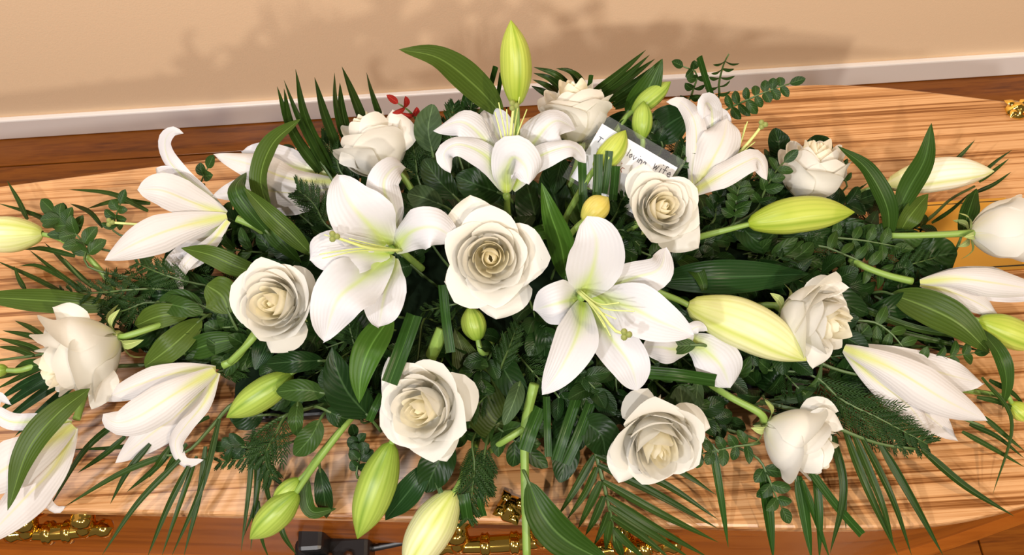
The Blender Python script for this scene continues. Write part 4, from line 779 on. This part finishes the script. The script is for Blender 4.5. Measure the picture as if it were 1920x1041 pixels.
sprig('1', [(930, 470, .08), (935, 400, .10), (965, 335, .115)], 2, 80, 24, 'tiny sprig between the two left lilies', angle=.7, rs=23)
sprig('3', [(760, 760, .15), (840, 650, .165), (930, 680, .16)], 4, 65, 16, 'thin sprig lying over the back right lily', angle=1.1, rs=24)
sprig('3', [(700, 640, .13), (640, 560, .14), (560, 540, .15)], 4, 80, 30, 'leafy sprig at the top edge of the card', angle=1.0, rs=25, mat='dark')
sprig('4', [(350, 440, .06), (345, 370, .075), (320, 300, .085)], 2, 60, 18, 'tiny sprig right of the rose on bare oak', angle=1.0, rs=26)
sprig('6', [(640, 700, .05), (650, 590, .06), (630, 520, .06)], 4, 70, 26, 'small sprig left of the long green front bud', angle=1.1, rs=27, mat='dark')
sprig('2', [(755, 525, .15), (715, 470, .17), (660, 430, .185)], 2, 75, 17, 'dark red leaf sprig beside the back left rose', mat='red', angle=.7, rs=28, name='red_sprig')
sprig('6', [(180, 560, .05), (120, 560, .05), (60, 560, .045)], 2, 90, 26, 'small leaf pair over the bare oak at the front left', angle=1.0, rs=30, mat='dark')

# ------------------------------------------------------------------ conifer
for i, (t, sp, w, lab, n) in enumerate((
  ('1', [(760, 900, .07), (620, 900, .08), (450, 915, .07), (290, 915, .05)], 150, 'feathery conifer sprig above the broad ribbed leaf', 9),
  ('1', [(700, 960, .07), (600, 990, .07), (480, 1030, .05)], 120, 'conifer sprig left of the veined olive leaf', 7),
  ('1', [(900, 870, .08), (760, 830, .09), (640, 780, .08)], 130, 'conifer sprig under the hooked lily', 8),
  ('2', [(400, 760, .12), (370, 680, .13), (310, 600, .14)], 130, 'conifer sprig at the foot of the back left palm frond', 8),
  ('2', [(760, 800, .13), (740, 680, .14), (720, 560, .15)], 170, 'conifer sprig right of the back left rose', 10),
  ('2', [(990, 520, .17), (1000, 450, .19), (1010, 390, .21)], 70, 'small conifer tip under the long arching leaf', 7),
  ('2', [(930, 640, .15), (900, 560, .16), (920, 440, .18)], 100, 'conifer tip left of the upright back lily', 8),
  ('2', [(330, 1000, .11), (270, 900, .12), (180, 820, .12)], 140, 'conifer sprig left of the wide lily top', 8),
  ('6', [(330, 420, .07), (280, 500, .07), (230, 600, .055), (260, 700, .04)], 170, 'conifer sprig over the oak under the stout bud', 10),
  ('6', [(300, 560, .05), (180, 600, .045), (30, 630, .03)], 120, 'thin conifer tip pointing left over the bare oak', 8),
  ('7', [(60, 540, .07), (70, 640, .065), (60, 760, .05), (40, 880, .03)], 150, 'conifer sprig hanging over the bottom pale bud', 12),
  ('7', [(120, 560, .07), (110, 660, .06), (120, 760, .045)], 110, 'conifer sprig right of the bottom pale bud', 9),
  ('8', [(480, 310, .07), (600, 410, .07), (760, 490, .065), (950, 590, .05)], 190, 'long feathery conifer sprig below the trumpet lily', 16),
  ('8', [(520, 400, .06), (640, 460, .06), (800, 560, .05), (930, 600, .04)], 150, 'second conifer sprig just under the long feathery one', 12),
  ('3', [(470, 970, .13), (510, 880, .15), (550, 850, .16)], 70, 'conifer tip beside the small yellow bud', 7),
  ('B', [(860, 240, .13), (920, 230, .14), (990, 300, .13)], 90, 'conifer tip under the card rose', 7),
  ('5', [(900, 120, .08), (960, 110, .085), (1020, 60, .09)], 110, 'conifer sprig under the small cream rose', 7),
  ('5', [(880, 300, .06), (960, 280, .065), (1039, 250, .06)], 90, 'shaded conifer sprig right of the curled lily base', 7),
  ('3', [(720, 800, .12), (780, 700, .13), (800, 620, .14)], 90, 'shaded conifer sprig between the card and the back right lily', 8),
  ('B', [(330, 900, .09), (380, 780, .10), (420, 680, .10)], 110, 'shaded conifer sprig under the open lily', 8),
  ('6', [(640, 120, .10), (610, 60, .11), (600, 0, .12)], 90, 'shaded conifer tip below the wide lily', 7))):
    conifer(t, sp, w, lab, n=n, seed=i+1)

# ------------------------------------------------------------------ card
ca = Pz(*sub('3', 430, 490), .19); cb = Pz(*sub('3', 788, 700), .165); cc = Pz(*sub('3', 330, 790), .15)
ex = cb-ca; wx = np.linalg.norm(ex); ex /= wx; ey = cc-ca; ey -= ex*(ey@ex); wy = np.linalg.norm(ey); ey /= wy; ez = np.cross(ey, ex)
if ez@(-FW) < 0: ez = -ez
card = empty('message_card', ca, 'white handwritten card in a clear sleeve tucked behind the cream rose', 'card')
def quad(name, u0, u1, v0, v1, w0, th, mat):
    V = [ca+ex*u+ey*v+ez*w-base_of(card) for w in (w0, w0+th) for v in (v0, v1) for u in (u0, u1)]
    me = bpy.data.meshes.new(name); me.from_pydata([tuple(p) for p in V], [], [(0, 1, 3, 2), (4, 6, 7, 5), (0, 4, 5, 1), (2, 3, 7, 6), (0, 2, 6, 4), (1, 5, 7, 3)]); me.materials.append(M[mat]); return link(name, me, card)
quad('paper', .002, wx, .008, wy*1.05, 0, .0006, 'paper')
o = quad('clear_sleeve', -.006, wx+.004, -.002, wy*1.05+.004, .0011, .0003, 'cello'); o['label'] = 'clear cellophane sleeve'
LET = {'T': [[(0, 0), (1, .05)], [(.5, .02), (.35, 1)]], 'l': [[(.3, -.6), (.3, 1)]], 'o': [[(.5, .1), (.1, .5), (.4, 1), (.85, .6), (.5, .1)]], 'v': [[(0, .1), (.4, 1), (.9, .1)]], 'i': [[(.4, .2), (.4, 1)], [(.4, -.4), (.5, -.38)]],
 'n': [[(.1, .1), (.1, 1)], [(.1, .4), (.5, .1), (.8, .4), (.8, 1)]], 'g': [[(.8, .2), (.3, .1), (.1, .6), (.5, .9), (.8, .3), (.8, 1.3), (.3, 1.6)]], 'w': [[(0, .1), (.25, 1), (.5, .3), (.75, 1), (1, .1)]],
 'f': [[(.9, -.5), (.5, -.5), (.45, 1)], [(.1, .25), (.9, .2)]], 'e': [[(.1, .55), (.8, .5), (.5, .1), (.1, .5), (.4, 1), (.9, .8)]], 'D': [[(.15, -.5), (.2, 1), (.9, .5), (.7, -.3), (.1, -.5)]], 'c': [[(.8, .2), (.3, .2), (.15, .7), (.7, 1)]]}
def write(word, u, v, h, mat):
    vs, fs = [], []
    for ch in word:
        if ch != ' ':
            for st in LET[ch]:
                for (a0, b0), (a1, b1) in zip(st[:-1], st[1:]):
                    p = np.array([u+a0*h*.8, v+b0*h]); q = np.array([u+a1*h*.8, v+b1*h]); d = (q-p)/(np.linalg.norm(q-p)+1e-9); n = np.array([-d[1], d[0]])*.00042; p = p-d*.0003; q = q+d*.0003
                    b = len(vs); vs += [ca+ex*r[0]+ey*r[1]+ez*.00085-base_of(card) for r in (p+n, q+n, q-n, p-n)]; fs.append((b, b+1, b+2, b+3))
        u += h*(1.0 if ch in 'wD' else .6 if ch in 'il ' else .95)
    me = bpy.data.meshes.new('handwriting'); me.from_pydata([tuple(p) for p in vs], [], fs); me.materials.append(M[mat]); link('handwriting', me, card)
def on_card(px, py):
    d = ray(px, py); n = ez; t_ = ((ca-CAM)@n)/(d@n); p = CAM+d*t_-ca; return p@ex, p@ey
for word, px, py, hh, mt in (('T', 1124, 256, .006, 'ink'), ('loving', 1178, 284, .0048, 'ink'), ('wife', 1229, 306, .0062, 'ink'), ('Dic', 1152, 303, .0058, 'ink2')):
    write(word, *on_card(px, py), hh, mt)

# ------------------------------------------------------------------ filler foliage, low and dark
POLY = [(240, 500), (400, 400), (500, 330), (640, 260), (800, 230), (1000, 210), (1250, 230), (1320, 300), (1450, 300), (1560, 350), (1700, 410), (1800, 450), (1810, 560), (1700, 620), (1660, 740), (1560, 790), (1420, 800), (1320, 800), (1120, 840), (940, 850), (880, 830), (720, 800), (620, 820), (500, 760), (460, 700), (330, 690), (220, 650), (160, 570)]
def inside(x, y):
    r = False; j = len(POLY)-1
    for i in range(len(POLY)):
        xi, yi = POLY[i]; xj, yj = POLY[j]
        if (yi > y) != (yj > y) and x < (xj-xi)*(y-yi)/(yj-yi)+xi: r = not r
        j = i
    return r
rf = random.Random(21); spots = []; tries = 0
while len(spots) < 250 and tries < 20000:                   # spread evenly
    tries += 1; x, y = rf.uniform(150, 1820), rf.uniform(200, 850)
    if inside(x, y) and all((x-a)**2+(y-b)**2 > 33**2 for a, b in spots): spots.append((x, y))
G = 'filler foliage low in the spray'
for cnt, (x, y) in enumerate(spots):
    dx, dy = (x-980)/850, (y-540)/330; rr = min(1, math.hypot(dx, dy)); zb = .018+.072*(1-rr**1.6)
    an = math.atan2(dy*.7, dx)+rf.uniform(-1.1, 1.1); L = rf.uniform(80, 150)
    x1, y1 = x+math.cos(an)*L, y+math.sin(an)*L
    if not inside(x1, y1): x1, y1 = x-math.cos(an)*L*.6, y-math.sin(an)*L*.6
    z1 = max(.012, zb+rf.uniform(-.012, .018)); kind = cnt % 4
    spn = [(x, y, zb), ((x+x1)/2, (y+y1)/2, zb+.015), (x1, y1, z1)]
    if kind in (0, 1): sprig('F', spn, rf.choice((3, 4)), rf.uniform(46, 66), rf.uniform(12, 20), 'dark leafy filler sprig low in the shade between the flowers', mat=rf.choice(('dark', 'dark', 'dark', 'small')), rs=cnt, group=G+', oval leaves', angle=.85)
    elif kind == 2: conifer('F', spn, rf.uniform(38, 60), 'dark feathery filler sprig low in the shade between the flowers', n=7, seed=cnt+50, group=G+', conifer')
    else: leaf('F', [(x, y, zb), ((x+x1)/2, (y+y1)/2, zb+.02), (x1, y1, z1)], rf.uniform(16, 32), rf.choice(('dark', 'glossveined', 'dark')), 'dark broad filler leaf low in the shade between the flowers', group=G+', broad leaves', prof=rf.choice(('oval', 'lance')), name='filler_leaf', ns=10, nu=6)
